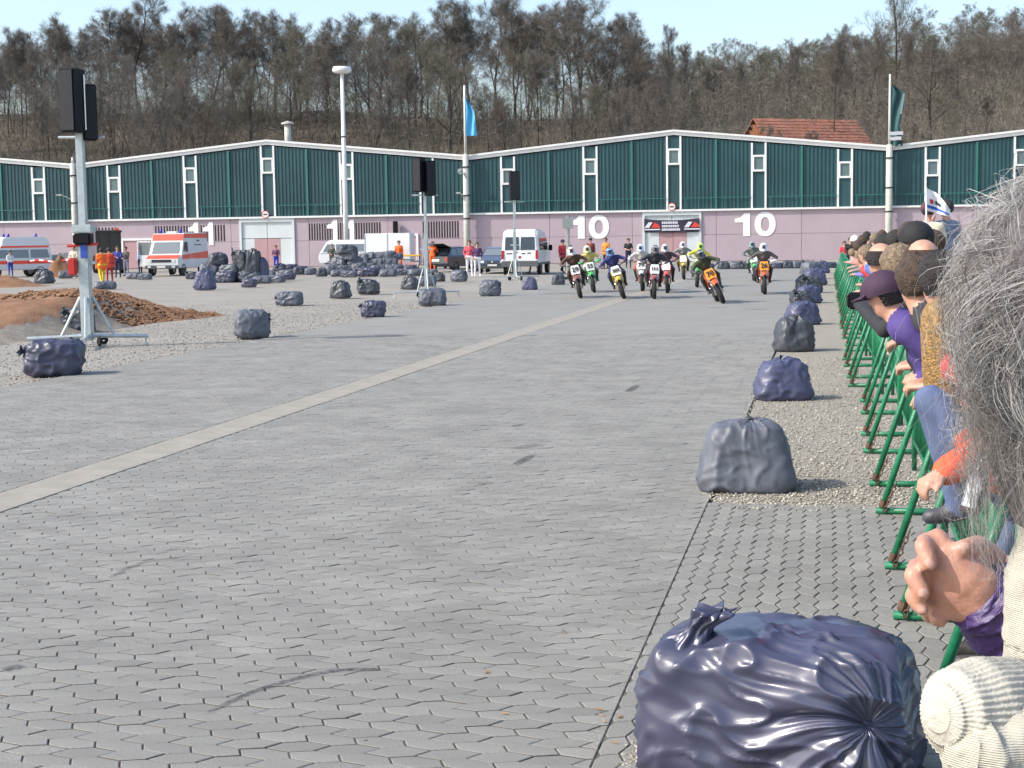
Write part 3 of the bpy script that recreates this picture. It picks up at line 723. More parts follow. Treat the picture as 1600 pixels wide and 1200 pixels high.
# round prohibition signs above the gates
def round_sign(u, v, lab):
    x = hx(u); z = hz(x, v); o = thing('traffic_sign', lab, 'sign', HP(x, z, .2)); T = frame((0, 0, 0), HE, Z3, HN)
    b = MB(); b.lathe([(0, -.02), (.3, -.02), (.3, .02), (0, .02)], 24, T); b.build('disc', m_white, o)
    b = MB(); b.lathe([(.24, .021), (.3, .021), (.3, .03), (.24, .03)], 24, T, 0, True); b.build('ring', m_red, o)
    b = MB(); b.box((0, 0, .028), (.3, .1, .012), 0, T); b.build('bar', m_dark, o); b = MB(); b.tube([(0, 0, -.02), (0, 0, -.2)], .02, 6, 0, T); b.build('bracket', m_steel, o)
round_sign(1050, 323, 'round red-rimmed sign above the gate with the banner'); round_sign(417, 335, 'round red-rimmed sign above the plain grey and pink gate')
# tall poles at the valleys, carrying flags
def pole(x, label, top, flag=True):
    o = thing('flagpole', label, 'flagpole', HP(x, 0, .55)); b = MB(); b.tube([(0, 0, -.05), (0, 0, 3), (0, 0, ZE + .4)], [.27, .25, .22], 10); b.build('post', m_conc, o, True)
    b = MB(); b.tube([(0, 0, ZE + .35), (0, 0, top)], [.10, .07], 8); b.build('staff', mat('pale_pole_paint', (.62, .62, .57), .5), o, True)
    for z in (5.1, 7.2, 3.4): b = MB(); b.lathe([(.25, -.05), (.285, -.05), (.285, .05), (.25, .05)], 12, Matrix.Translation((0, 0, z)), 0, True); b.build('clamp', m_dark, o)
    return o
p1 = pole(0, 'concrete flagpole with pale blue flag between the two halls', 13.2); p2 = pole(SPAN, 'concrete flagpole with dark green flag behind the crowd', 13.1); p0 = pole(-SPAN, 'bare concrete pole between halls beside the loudspeaker mast', 8.6)
b = MB(); b.tube([(0, 0, 5.2), (-.5, -.2, 5.55), (-.9, -.3, 5.7)], .04, 6); b.box((-1.05, -.33, 5.72), (.45, .16, .1)); b.build('wall_lamp', m_conc, p0)
b = MB(); b.tube([(0, 0, 4.9), (-.35, -.2, 5.2), (-.5, -.3, 5.3)], .05, 6); b.box((-.6, -.33, 5.3), (.3, .16, .12)); b.build('wall_lamp', m_conc, p1)
b = MB(); b.lathe([(.05, 0), (.08, .12), (.24, .4)], 14, Matrix.Translation((-.25, -.15, 6.8)) @ Matrix.Rotation(R_(75), 4, 'X') @ Matrix.Rotation(R_(-20), 4, 'Y')); b.build('horn', m_steel, p1)
def flag(name, label, pts, m, parent_loc, extra=None):
    """pts: left edge and right edge pixel rows; a draped cloth with folds"""
    b = MB(); V = []; n = len(pts); k = 8
    for i, (v, uL, uR) in enumerate(pts):
        for j in range(k + 1):
            q = j / k; p = P(uL + (uR - uL) * q, v, parent_loc); p = p + Vector((0, .32 * math.sin(q * 9 + i * .35) * q, 0)); V.append(p)
    b.add(V, [(i * (k + 1) + j, i * (k + 1) + j + 1, (i + 1) * (k + 1) + j + 1, (i + 1) * (k + 1) + j) for i in range(n - 1) for j in range(k)])
    o = b.build(name, m, None, True); tag(o, label, 'flag'); return o
YF = HP(0, 0, .55).y
fb = [(150 + 62 * i / 12, 724.7, np.interp(150 + 62 * i / 12, [150, 160, 175, 200, 212], [726, 733, 741, 744, 746])) for i in range(13)]
flag('flag', 'pale blue flag hanging limp from the pole between the halls', fb, mat('pale_blue_cloth', (.10, .42, .68), .7), YF)
YG = HP(SPAN, 0, .55).y
fg = [(130 + 98 * i / 20, 1389.2, np.interp(130 + 98 * i / 20, [130, 146, 176, 200, 206, 228], [1392, 1413, 1409, 1408, 1411, 1410])) for i in range(21)]
f2o = flag('flag', 'dark green flag with white edge and lettering band on the pole', fg, mat('dark_green_cloth', (.03, .10, .10), .7), YG)
for k, (va, vb, ua, ub_) in enumerate(((205.5, 211, 1389.5, 1411), (213.5, 219, 1390, 1408.5))):
    b = MB(); V = []
    for i in range(7):
        for v in (va, vb): V.append(P(ua + (ub_ - ua) * i / 6, v + .4 * math.sin(i), YG - .35))
    b.add(V, [(2 * i, 2 * i + 1, 2 * i + 3, 2 * i + 2) for i in range(6)]); b.build('lettering_band', mat('flag_white_print', (.6, .6, .62), .7), f2o)
b = MB(); V = []
for i in range(9):
    v = 146 + 32 * i / 8; u = np.interp(v, [146, 176], [1413, 1408.5]); V += [P(u - 2, v, YG - .3), P(u + .6, v, YG - .25)]
b.add(V, [(2 * i, 2 * i + 1, 2 * i + 3, 2 * i + 2) for i in range(8)]); b.build('hem', mat('flag_white_print', (.6, .6, .62), .7), f2o)
# roof vent, wall loudspeaker
x = hx(420); vt = thing('roof_vent', 'pale round vent pipe with a flat cowl on the hall ridge', 'vent', HP(x, ZK, -6)); b = MB(); b.tube([(0, 0, -.4), (0, 0, 1.85)], .27, 12); b.build('pipe', m_conc, vt, True); b = MB(); b.lathe([(0, 1.95), (.5, 1.93), (.5, 2.05), (0, 2.2)], 14); b.build('cowl', m_conc, vt)
x = hx(620); sp = thing('wall_loudspeaker', 'black loudspeaker box on a stand above the small door', 'loudspeaker', HP(x, hz(x, 366), .35)); b = MB(); b.box((0, 0, .5), (.36, .34, .95)); b.build('cabinet', m_black, sp, bevel=.02); b = MB(); b.box((0, .05, -.02), (.3, .6, .06)); b.build('bracket', m_steel, sp)
# lamp mast
lp = G(542, 419); lm = thing('lamp_mast', 'tall white lamp mast with a flat round head before the vents', 'lamp', lp); b = MB(); b.tube([(0, 0, -.05), (0, 0, 6.5), (0, 0, 13.4)], [.19, .16, .12], 12); b.build('mast', m_white, lm, True)
b = MB(); b.lathe([(0, 13.35), (.45, 13.36), (.64, 13.45), (.66, 13.6), (.6, 13.78), (0, 13.82)], 24); b.build('lamp_head', m_white, lm, True)
b = MB(); b.lathe([(.17, 9.0), (.19, 9.0), (.19, 9.08), (.17, 9.08)], 12, None, 0, True); b.build('band', m_dark, lm)
# tiled house behind the halls
hc = P(1258, 215, 165); zg = terr(1258, 165); hs = thing('tiled_house', 'house with red brown tiled roof and wooden gable among the trees', 'house', (hc.x, hc.y, zg), R_(22))
zr = P(1258, 186, 165).z - zg; b = MB(); wl = 6.4; dp = 4.5; ez = zr - 4.2
b.box((0, 0, ez / 2 - .5), (2 * wl - .6, 2 * dp - .6, ez + 1)); b.build('wall', mat('house_render', (.35, .3, .25), .9), hs)
m_tile = mat('clay_tiles', (.30, .12, .075), .85, var=.25, scale=1.5, detail=10)
for sg in (-1, 1):
    for r in range(12):
        q0, q1 = r / 12, (r + 1) / 12; b = MB()
        y0, y1 = sg * dp * q0 * 1.06, sg * dp * q1 * 1.06; z0, z1 = zr - 4.2 * q0 + .05, zr - 4.2 * q1 - .0
        b.add([(-wl, y0, z0 - .06), (wl, y0, z0 - .06), (wl, y1, z1 + .06), (-wl, y1, z1 + .06), (-wl, y1, z1 - .05), (wl, y1, z1 - .05), (wl, y0, z0 - .15), (-wl, y0, z0 - .15)], [(0, 1, 2, 3), (3, 2, 5, 4), (0, 3, 4, 7), (1, 6, 5, 2), (7, 4, 5, 6)]); b.build('tile_course', m_tile, hs, fix=True)
m_wood = mat('stained_boards', (.26, .09, .035), .8, var=.3, scale=2)
for i in range(16):
    y0 = -dp + 2 * dp * i / 16; y1 = y0 + 2 * dp / 16 - .03; ym = max(abs(y0), abs(y1))
    b = MB(); zz = zr - 4.2 * ym / dp - .15
    if zz > ez + .1: b.box((-wl + .3, (y0 + y1) / 2, (ez + zz) / 2), (.06, y1 - y0, zz - ez)); b.build('gable_board', m_wood, hs)
# ================================================================ BAGS
m_bag = mat('blue_black_plastic_film', (.05, .053, .09), .44, bump=.8, bscale=5, ridged=True, spec=.6, var=.15, scale=3)
m_bag2 = mat('grey_plastic_film', (.10, .11, .135), .5, bump=.8, bscale=5, ridged=True, spec=.55, var=.2, scale=3)
m_bag3 = mat('blue_plastic_film', (.065, .07, .13), .44, bump=.8, bscale=5, ridged=True, spec=.55, var=.15, scale=3)
m_bagd = mat('dark_plastic_film', (.05, .056, .068), .44, bump=.8, bscale=5, ridged=True, spec=.55, var=.2, scale=3)
m_tape = mat('brown_tape', (.32, .2, .08), .6)
def bag_mesh(name, m, a, b, c, g, seed, nth=44, nph=72, nexp=4.2, folds=13, famp=.05, tuft=.12, lump=.032, crease=.036, taper=0., sag=0., gather=.45, top=0.):
    """straw bale in a tied sack. a,b,c half sizes; g = direction of the tied end; local origin on the ground"""
    rr = random.Random(seed); g = Vector(g).normalized(); e1 = g.orthogonal().normalized(); e2 = g.cross(e1); ph0 = rr.uniform(0, 6)
    def surf(d):
        r = (abs(d.x / a) ** nexp + abs(d.y / b) ** nexp + abs(d.z / c) ** nexp) ** (-1 / nexp); return d * r
    V = []; rings = []
    fr = [(rr.uniform(.6, 1.4), rr.uniform(0, 6.28)) for _ in range(6)]
    def foldf(ph, th):
        c_, s_ = math.cos(ph + .25 * math.sin(th * 2 + ph0)), math.sin(ph + .25 * math.sin(th * 2 + ph0)); R1 = folds / 5.0
        a1 = 1 - 2.6 * abs(noise.noise((c_ * R1, s_ * R1, seed + th * .55))); a2 = 1 - 2.6 * abs(noise.noise((c_ * R1 * 2.3, s_ * R1 * 2.3, seed + 7 + th * .9)))
        return max(-1, a1) * .75 + max(-1, a2) * .4
    if tuft:
        p0 = surf(g)
        for q, rad, ln in ((0, .95, 1.0), (1, .75, .82), (2, .5, .55), (3, .28, .25), (4, .3, .06)):
            ring = []
            for k in range(nph):
                ph = 6.2832 * k / nph; n1 = noise.noise((math.cos(ph) * 2.2, math.sin(ph) * 2.2, seed + q * .35))
                f = foldf(ph, 0); rad2 = tuft * rad * (.55 + .35 * f * (.4 + .6 * (q < 3)) + .5 * n1)
                ring.append(p0 * .98 + g * (tuft * ln * (.75 + .5 * noise.noise((math.cos(ph) * 1.5, math.sin(ph) * 1.5, seed + 5))) ) + e1 * (rad2 * math.cos(ph)) + e2 * (rad2 * math.sin(ph)) + Z3 * (top * tuft * ln))
            rings.append(ring)
    for i in range(nth + 1):
        th = max(.035, math.pi * (i / nth) ** 1.15) if i < nth else math.pi - 1e-3
        ring = []
        for k in range(nph):
            ph = 6.2832 * k / nph; d = g * math.cos(th) + e1 * (math.sin(th) * math.cos(ph)) + e2 * (math.sin(th) * math.sin(ph)); p = surf(d)
            gd = math.exp(-th / gather); f = foldf(ph, th)
            amp = famp * (gd * min(1, th / .25) + .10) * (abs(f) ** .7 * (1 if f > 0 else -1))
            n1 = noise.noise(p * 3.1 + Vector((seed, 0, 0))); n2 = noise.noise(p * 7 + Vector((0, seed, 0))); cr = 1 - abs(noise.noise(p * 5.0 + Vector((seed, seed, 2)))) * 2.2; cr = max(0, cr) ** 3
            cr2 = max(0, 1 - abs(noise.noise(Vector((p.x * 4, p.y * 4, p.z * 9)) + Vector((2, seed, 7)))) * 2.4) ** 4
            p = p + d * (amp + lump * n1 + lump * .3 * n2 + crease * cr + crease * .7 * cr2 - (.10 * math.exp(-th / .3) * min(a, b, c)))
            ring.append(p)
        rings.append(ring)
    out = []
    for ring in rings:
        for p in ring:
            z = p.z + c * .94
            hz_ = max(0, min(1.3, z / (2 * c))); k = 1 - taper * hz_ + sag * max(0, .35 - hz_)
            x, y = p.x * k, p.y * k
            if z < .015: z = .0 + max(-.012, z * .08)
            out.append((x, y, z))
    R0 = len(rings)
    Fc = [tuple(range(nph))] + [(i * nph + k, (i + 1) * nph + k, (i + 1) * nph + (k + 1) % nph, i * nph + (k + 1) % nph) for i in range(R0 - 1) for k in range(nph)]
    me = bpy.data.meshes.new(name); me.from_pydata(out, [], Fc); me.materials.append(m); me.shade_smooth(); me.update(); return me
BV = [bag_mesh('sack', m_bag, .40, .30, .26, (-.9, -.3, .25), 1, tuft=.10), bag_mesh('sack', m_bagd, .36, .33, .28, (.1, -.3, 1), 2, taper=.18, sag=.2, tuft=.08),
      bag_mesh('sack', m_bag2, .42, .30, .25, (.2, .4, .9), 3, folds=9, tuft=.07), bag_mesh('sack', m_bag2, .36, .34, .27, (.95, -.3, .35), 4, folds=11, tuft=.09, taper=.1),
      bag_mesh('sack', m_bag3, .40, .32, .28, (-.2, .1, 1), 5, taper=.22, sag=.15, tuft=.09), bag_mesh('sack', m_bagd, .34, .30, .25, (-.6, -.6, .6), 6, tuft=.13, folds=9), bag_mesh('sack', m_bag2, .45, .30, .24, (-1, -.5, .1), 8, tuft=.08, folds=15)]
def put_bag(u, v, wpx, k, label, group=None, rz=None, hs=1., z=0., tall=1., sink=0.):
    p = G(u, v) if z == 0 else None
    if z: p = G(u, v); p.z = z
    ppm = FPX / max(p.y, 1); wm = wpx / ppm; d0 = BV[k].vertices; w0 = WB[k]
    o = bpy.data.objects.new('filled_sack', BV[k]); C.objects.link(o); sc = wm / w0; o.scale = (sc, sc, sc * hs * tall)
    o.rotation_euler = (0, 0, rz if rz is not None else random.uniform(-.3, .3)); o.location = p + Vector((0, BD[k] * sc * .9, 0)) if z == 0 else p
    return tag(o, label, 'sack', group)
WB = []; BD = []
for me in BV:
    co = np.zeros(len(me.vertices) * 3); me.vertices.foreach_get('co', co); co = co.reshape(-1, 3); WB.append(np.ptp(co[:, 0])); BD.append(np.ptp(co[:, 1]) / 2)
LB = [  # u, v base, width px, mesh, label, height factor
    (75, 588, 105, 0, 'dark blue plastic sack with gathered left end nearest the paving edge by the wheeled mast', 1.0), (116, 519, 52, 5, 'blue black sack half hidden behind the wheeled mast foot', 1.05),
    (390, 529, 60, 3, 'lone creased grey sack on the gravel past the ramp end', 1.1), (451, 477, 46, 6, 'rounded dark sack on the gravel with open end to the right', .95), (531, 466, 34, 1, 'upright dark sack with a slanted right side on the gravel', 1.1),
    (574, 460, 36, 5, 'grey sack with an upright tied knot at one end', 1.0), (582, 496, 44, 0, 'black sack with a pointed tied corner on the paving edge', 1.1), (640, 452, 29, 1, 'dark squat sack left of the second speaker mast', .95),
    (667, 447, 30, 2, 'smooth grey sack behind the second speaker mast', .95), (675, 478, 45, 2, 'light grey creased sack in front of the second speaker mast', 1.05), (766, 463, 36, 3, 'rounded grey blue sack on the paving edge before the two white-trousered people', 1.05),
    (828, 453, 25, 4, 'small dark sack with pointed top before the white van', 1.15), (873, 445, 22, 1, 'small dark blue sack beside the leading riders', 1.1), (717, 440, 27, 3, 'grey sack with a loose top fold near the two white-trousered people', 1.0), (684, 440, 22, 5, 'small dark sack beside the standing estate car', 1.0),
    (66, 443, 31, 1, 'dark boxy sack on the lot behind the earth ramp', .95), (100, 435, 22, 2, 'grey sack beside the man in a beige jacket', .95), (207, 436, 22, 2, 'grey sack lying before the man in blue overalls', .8), (225, 437, 24, 6, 'dark sack in front of the ambulance wheel', .8),
    (161, 452, 36, 2, 'pale blue grey sack behind the crest of the earth ramp', .6), (318, 453, 35, 4, 'tall cone shaped grey blue sack in front of the sack pile', 1.35), (298, 436, 20, 5, 'small sack right of the ambulance', .9), (388, 449, 27, 0, 'dark sack at the right foot of the sack pile', .9)]
for u, v, wpx, k, lab, hf in LB: put_bag(u, v, wpx, k, lab, None, None, hf)
GP = 'sacks in the rows before the halls'
for (u, v, wpx, k, hf) in ((408, 443, 30, 2, .7), (430, 441, 32, 6, .75), (449, 437, 26, 0, .75), (418, 434, 24, 2, .8), (446, 431, 24, 6, .8), (466, 429, 22, 1, .8), (484, 429, 20, 3, .8), (502, 432, 19, 1, 1.0), (470, 425, 22, 0, .8), (528, 432, 26, 2, .7), (545, 433, 28, 6, .75),
                           (574, 432, 40, 0, .65), (606, 432, 28, 2, .75), (628, 430, 30, 6, .7), (652, 431, 32, 2, .6), (672, 428, 26, 6, .6), (515, 424, 22, 3, .8), (590, 425, 24, 2, .8), (615, 424, 24, 6, .8), (640, 424, 22, 0, .8), (436, 424, 24, 1, .7), (455, 421, 22, 0, .7)):
    put_bag(u, v, wpx, k, 'sack lying in the long rows of sacks before the halls', GP, None, hf)
GP2 = 'sacks lined up along the pink wall'
for i, u in enumerate((1108, 1132, 1150, 1165, 1215, 1232, 1247, 1262, 1300)): put_bag(u, 421 - .012 * (u - 1100), 20, (0, 1, 3, 5)[i % 4], 'small dark sack lined up along the pink wall behind the riders', GP2, None, .85)
def pile(lab, grp, c, spec):
    for dx, dy, z, wm, k, hf in spec:
        o = bpy.data.objects.new('filled_sack', BV[k]); C.objects.link(o); sc = wm / WB[k]; o.scale = (sc, sc, sc * hf); o.location = c + Vector((dx, dy, z)); o.rotation_euler = (random.uniform(-.1, .1), random.uniform(-.1, .1), random.uniform(-.4, .4)); tag(o, lab, 'sack', grp)
pile('sack in the big pile right of the ambulance', 'sacks of the pile by the ambulance', G(352, 441), [(-1.1, .5, 0, 1.0, 0, .9), (0, .4, 0, 1.2, 0, .85), (1.1, .5, 0, 1.2, 6, .95), (-.9, .7, .42, 1.0, 2, .9), (.1, .6, .4, 1.1, 6, .9), (1.25, .55, .42, .85, 1, 1.9), (.75, .6, .5, .8, 5, 2.0), (1.65, .7, .1, .8, 4, 2.0),
     (-.5, .9, .85, 1.1, 1, .75), (.9, .6, 1.2, .6, 5, .9), (1.4, .6, 1.15, .6, 5, .9), (.2, 1.6, .0, 1.1, 0, 1.2), (1.0, 1.5, 0, 1.1, 1, 1.8), (-.7, 1.7, .3, 1.1, 2, 1.1)])
pile('sack piled round the foot of the lamp mast', 'sacks at the lamp mast', G(541, 428), [(-.75, .0, 0, 1.0, 2, 1.0), (.0, -.1, 0, 1.1, 6, 1.0), (.75, .0, 0, 1.0, 3, 1.0), (-.4, .2, .42, 1.0, 2, 1.0), (.45, .2, .42, 1.0, 3, .9), (0.05, .15, .8, 1.35, 6, .95), (.1, .15, 1.12, 1.3, 1, .6)])
pile('crumpled grey sack heaped before the white box trailer', 'sacks before the box trailer', G(591, 424), [(-.95 + .42 * i + .1 * (j % 2), .25 * j, .36 * j, .8, (2, 3, 6, 2, 2)[(i + j) % 5], 1.0) for j in range(3) for i in range(6 - j % 2)])
# right-hand row along the track
RB = [(1230, 627, 98, 4, 'dark blue upright sack with gathered top, second along the gravel strip', 1.0, .05), (1246, 550, 68, 1, 'dark grey sack with brown tape on top along the gravel strip', 1.15, .1), (1258, 508, 58, 4, 'blue grey sack with a dark right end along the gravel strip', .95, .3),
      (1253, 476, 34, 5, 'small crumpled sack left of a larger blue one on the track side', .95, 0), (1266, 474, 44, 4, 'blue sack with folded flat top on the track side', .95, .2), (1268, 458, 42, 5, 'crumpled blue sack midway along the track side row', .95, .1), (1276, 446, 40, 4, 'blue sack with a dark side far along the track side row', 1.0, 0),
      (1270, 436, 34, 3, 'crumpled blue grey sack near the far end of the row', 1.2, .5), (1286, 427, 26, 4, 'far sack at the end of the track side row', 1.1, 0), (1321, 430, 22, 4, 'small blue sack at the far barrier end', .9, 0)]
for u, v, wpx, k, lab, hf, rz in RB: put_bag(u, v, wpx, k, lab, None, rz, hf)
# the two large near sacks
me = bag_mesh('sack', m_bag2, .43, .31, .28, (.15, -.1, 1), 31, 80, 130, 5.0, 15, .035, .05, .018, .020, .34, .06, .35)
b2 = mesh_obj('filled_sack', me); b2.location = G(1175, 772) + Vector((0, .31, 0)); b2.rotation_euler = (0, 0, -.12); b2.scale = (.93, 1, .97); tag(b2, 'large slate grey sack with gathered top at the start of the gravel strip', 'sack')
m_hero = mat('glossy_blue_black_film', (.052, .055, .096), .29, bump=.35, bscale=4.5, ridged=True, spec=.65, var=.12, scale=3)
me = bag_mesh('sack', m_hero, .49, .335, .272, (.47, -.32, .05), 44, 130, 230, 5.0, 11, .050, 0, .016, .026, .10, 0, 1.15)
hb = thing('filled_sack', 'huge shiny blue black plastic sack with tied topknot on the paving', 'sack', G(1243, 1258) + Vector((0, .36, 0)), R_(-25))
hbm = mesh_obj('film', me, hb, True)
# topknot of the big sack
def knot(parent, loc, size, seed):
    V = []; Fc = []; nr, npn = 22, 60
    for i in range(nr):
        q = i / (nr - 1)
        for k in range(npn):
            ph = 6.2832 * k / npn; r = size * (.95 - .55 * math.sin(min(1, q * 1.6) * math.pi / 2) + (.75 * max(0, q - .45)) )
            f = math.sin(7 * ph + 2 * noise.noise((math.cos(ph), math.sin(ph), seed))) ; n1 = noise.noise((math.cos(ph) * 1.6, math.sin(ph) * 1.6, seed + q * 1.4)); n2 = noise.noise((math.cos(ph) * 4, math.sin(ph) * 4, seed + q * 5))
            r *= (1 + .22 * f * (.3 + q) + .55 * n1 + .22 * n2) * (1 if q < .8 else max(.05, 1 - (q - .8) * 4.6))
            z = size * (1.75 * min(q, .82) + (.35 * n1 + .2 * n2) * q); bend = size * .9 * q * q
            V.append((r * math.cos(ph) + bend, r * .8 * math.sin(ph), z))
    for i in range(nr - 1):
        for k in range(npn): Fc.append((i * npn + k, i * npn + (k + 1) % npn, (i + 1) * npn + (k + 1) % npn, (i + 1) * npn + k))
    me = bpy.data.meshes.new('topknot'); me.from_pydata(V, [], Fc); me.materials.append(m_hero); o = mesh_obj('topknot', me, parent, True); o.location = loc; return o
kp = G(1082, 1006, .50) - hb.location; kp.rotate(Matrix.Rotation(R_(25), 3, 'Z')); kn = knot(hb, kp, .10, 3); kn.rotation_euler = (.25, .1, .5)

# ================================================================ BARRIERS
m_grn = mat('green_barrier_paint', (.012, .165, .075), .42, var=.25, scale=5, bump=.15, bscale=30, col2=None)
m_rust = mat('rusty_chain', (.09, .05, .03), .8, var=.4, scale=30)
BLEN, RAIL = 3.06, 1.08
def barrier():
    o = thing('crowd_barrier', '', 'barrier'); # local x = t (away from the track), y = s
    for z, r in ((RAIL, .021), (.24, .017), (.62, .014)):
        b = MB(); b.tube([(.36, .04, z), (.36, BLEN - .04, z)], r, 8); b.build('rail', m_grn, o, True)
    for y in (.04, BLEN - .04): b = MB(); b.tube([(.36, y, 0), (.36, y, RAIL)], .021, 8); b.build('post', m_grn, o, True)
    for i in range(17):
        y = .04 + (BLEN - .08) * (i + 1) / 18; b = MB(); b.tube([(.36, y, .24), (.36, y, RAIL)], .009, 6); b.build('bar', m_grn, o, True)
    for y in (.92, 2.14):
        b = MB(); b.tube([(-.04, y, .024), (.62, y, .024)], .022, 8); b.build('foot', m_grn, o, True)
        b = MB(); b.tube([(.0, y, .04), (.335, y, RAIL - .01)], .022, 8); b.build('brace', m_grn, o, True)
        b = MB(); b.tube([(.60, y, .03), (.375, y, .5)], .016, 6); b.build('rear_brace', m_grn, o, True)
        b = MB()
        for i in range(6):
            T = Matrix.Translation((.02 + .052 * i * .28, y - .028, .04 + .036 * i)) @ Matrix.Rotation(.3, 4, 'Y') @ Matrix.Rotation(math.pi / 2 * (i % 2), 4, 'Z') @ Matrix.Rotation(math.pi / 2, 4, 'X')
            prof = [(.014 + .005 * math.cos(a), .005 * math.sin(a)) for a in np.linspace(0, 6.283, 6)[:-1]]; b.lathe(prof, 8, T @ Matrix.Diagonal((.8, 1.5, 1, 1)), 0, True)
        b.build('chain', m_rust, o)
        b = MB(); b.lathe([(.0, .0), (.026, 0), (.026, .05), (.0, .05)], 8, Matrix.Translation((.0, y, .05)) @ Matrix.Rotation(.32, 4, 'Y')); b.build('worn_foot', m_rust, o)
    return o
b0 = barrier(); GB = 'green crowd barriers along the track'
for k in range(-1, 22):
    o = b0 if k == -1 else copy_tree(b0)
    s0 = 7.1 + BLEN * k; o.location = ST(s0, T_FOOT + .02 * math.sin(k * 2.3) + (.0 if k < 4 else -.08)); o.rotation_euler = (0, 0, -SA + .012 * math.sin(k * 1.7))
    o['group'] = GB; o['label'] = {-1: 'green tube barrier right behind the huge shiny sack', 0: 'green tube barrier on the block paving below the clasped hands', 1: 'green tube barrier standing where paving meets gravel'}.get(k, 'green tube crowd barrier in the row on the gravel strip')

# ================================================================ LOUDSPEAKER MASTS
def mast(label, u, v, top, boxes, red=False, rz=0., th=1.):
    p = G(u, v); o = thing('speaker_mast', label, 'mast', p, rz)
    b = MB(); b.box((0, 0, 1.15), (.21 * th, .21 * th, 2.1)); b.build('lower_mast', m_steel, o, bevel=.02)
    b = MB(); b.box((0, 0, (2.0 + top) / 2), (.15 * th, .15 * th, top - 2.0)); b.build('upper_mast', m_steel, o, bevel=.015)
    b = MB(); b.box((0, .03, 1.62), (.42, .1, .06)); b.build('bracket', m_steel, o); 
    for a in (.25, 1.75, 3.3, 4.9):
        T = Matrix.Rotation(a, 4, 'Z'); b = MB(); b.tube([(.1, 0, .19), (1.15 if a != 1.75 else .8, 0, .16)], .045 * th, 6, 0, T); ou = b.build('outrigger', m_steel, o)
        b = MB(); b.tube([(1.1 if a != 1.75 else .75, 0, .2), (1.1 if a != 1.75 else .75, 0, 0)], .018, 6, 0, T); b.lathe([(0, 0), (.06, 0), (.06, .02), (0, .02)], 10, T @ Matrix.Translation((1.1 if a != 1.75 else .75, 0, 0))); b.build('jack', m_steel, ou)
        b = MB(); b.tube([(.12, 0, .95), (.5 * th, 0, .2)], .03 * th, 6, 0, T); b.build('stay', m_steel, o)
        wT = T @ Matrix.Rotation(.4, 4, 'Z') @ Matrix.Translation((.36, .1, .09)) @ Matrix.Rotation(math.pi / 2, 4, 'X'); b = MB(); b.lathe([(.03, -.02), (.09, -.02), (.09, .02), (.03, .02)], 14, wT, 0, True); b.tube([(0, 0, 0), (0, .1, 0)], .02, 6, 0, wT); b.build('castor', m_rubber, o)
    if red:
        b = MB(); b.box((-.20, -.12, 1.55), (.16, .2, .34)); b.build('winch', m_red, o, bevel=.03); b = MB(); b.box((.02, -.135, 1.85), (.12, .02, .28)); b.build('plate', mat('blue_label', (.03, .08, .4), .5), o)
        b = MB(); b.box((.0, -.0, 2.28), (.4, .34, .16), 0); b.build('collar', m_steel, o, bevel=.02); b = MB(); b.box((0, -.05, 2.08), (.34, .3, .22)); b.build('winch_drum', m_black, o, bevel=.03); b = MB(); b.tube([(-.3, -.1, 1.95), (.3, -.1, 1.98)], .03, 6); b.build('handle', m_red, o)
    for i, (dx, dy, z0, z1, wd, dp, a) in enumerate(boxes):
        T = Matrix.Translation((dx, dy, 0)) @ Matrix.Rotation(a, 4, 'Z'); b = MB(); b.box((0, 0, (z0 + z1) / 2), (wd, dp, z1 - z0), 0, T); sp = b.build('loudspeaker', m_black, o, bevel=.02)
        b = MB(); b.box((0, -dp / 2 - .006, (z0 + z1) / 2), (wd * .88, .02, (z1 - z0) * .94), 0, T); b.build('grille', mat('speaker_grille', (.008, .009, .014), .7, bump=.4, bscale=300), sp)
        b = MB(); b.box((0, dp / 2 + .01, (z0 + z1) / 2 + .1), (.16, .02, .1), 0, T); b.build('handle_cup', m_dark, sp)
        b = MB(); b.tube([(wd / 2 + .02, dp * .3, z0 + .05), (wd / 2 + .02, dp * .3, z1 - .1)], .012, 5, 0, T); b.build('bracket', m_chrome, sp)
    b = MB(); b.tube([(-.45, .12, top - .15), (.45, .12, top - .15)], .03, 6); b.tube([(0, 0, top - .6), (.0, .12, top - .1)], .03, 6); b.build('crossbar', m_steel, o)
    return o
zt_ = 5.3
mast('steel wheeled lifting mast with red winch carrying black loudspeakers by the ramp', 138, 540, 4.2, [(-.05, -.2, 4.12, 5.32, .34, .4, -.35), (.16, .12, 3.98, 5.05, .26, .36, .45)], True)
mast('steel mast with two black loudspeakers before the parked estate car', 667, 464, 3.6, [(-.17, -.1, 3.55, 4.68, .32, .34, -.5), (.17, -.05, 3.42, 4.6, .32, .34, .5)], th=.65)
mast('slim steel mast with one black loudspeaker before the white van', 805, 438, 3.75, [(.02, -.1, 3.68, 4.98, .42, .5, .2)], th=.7)
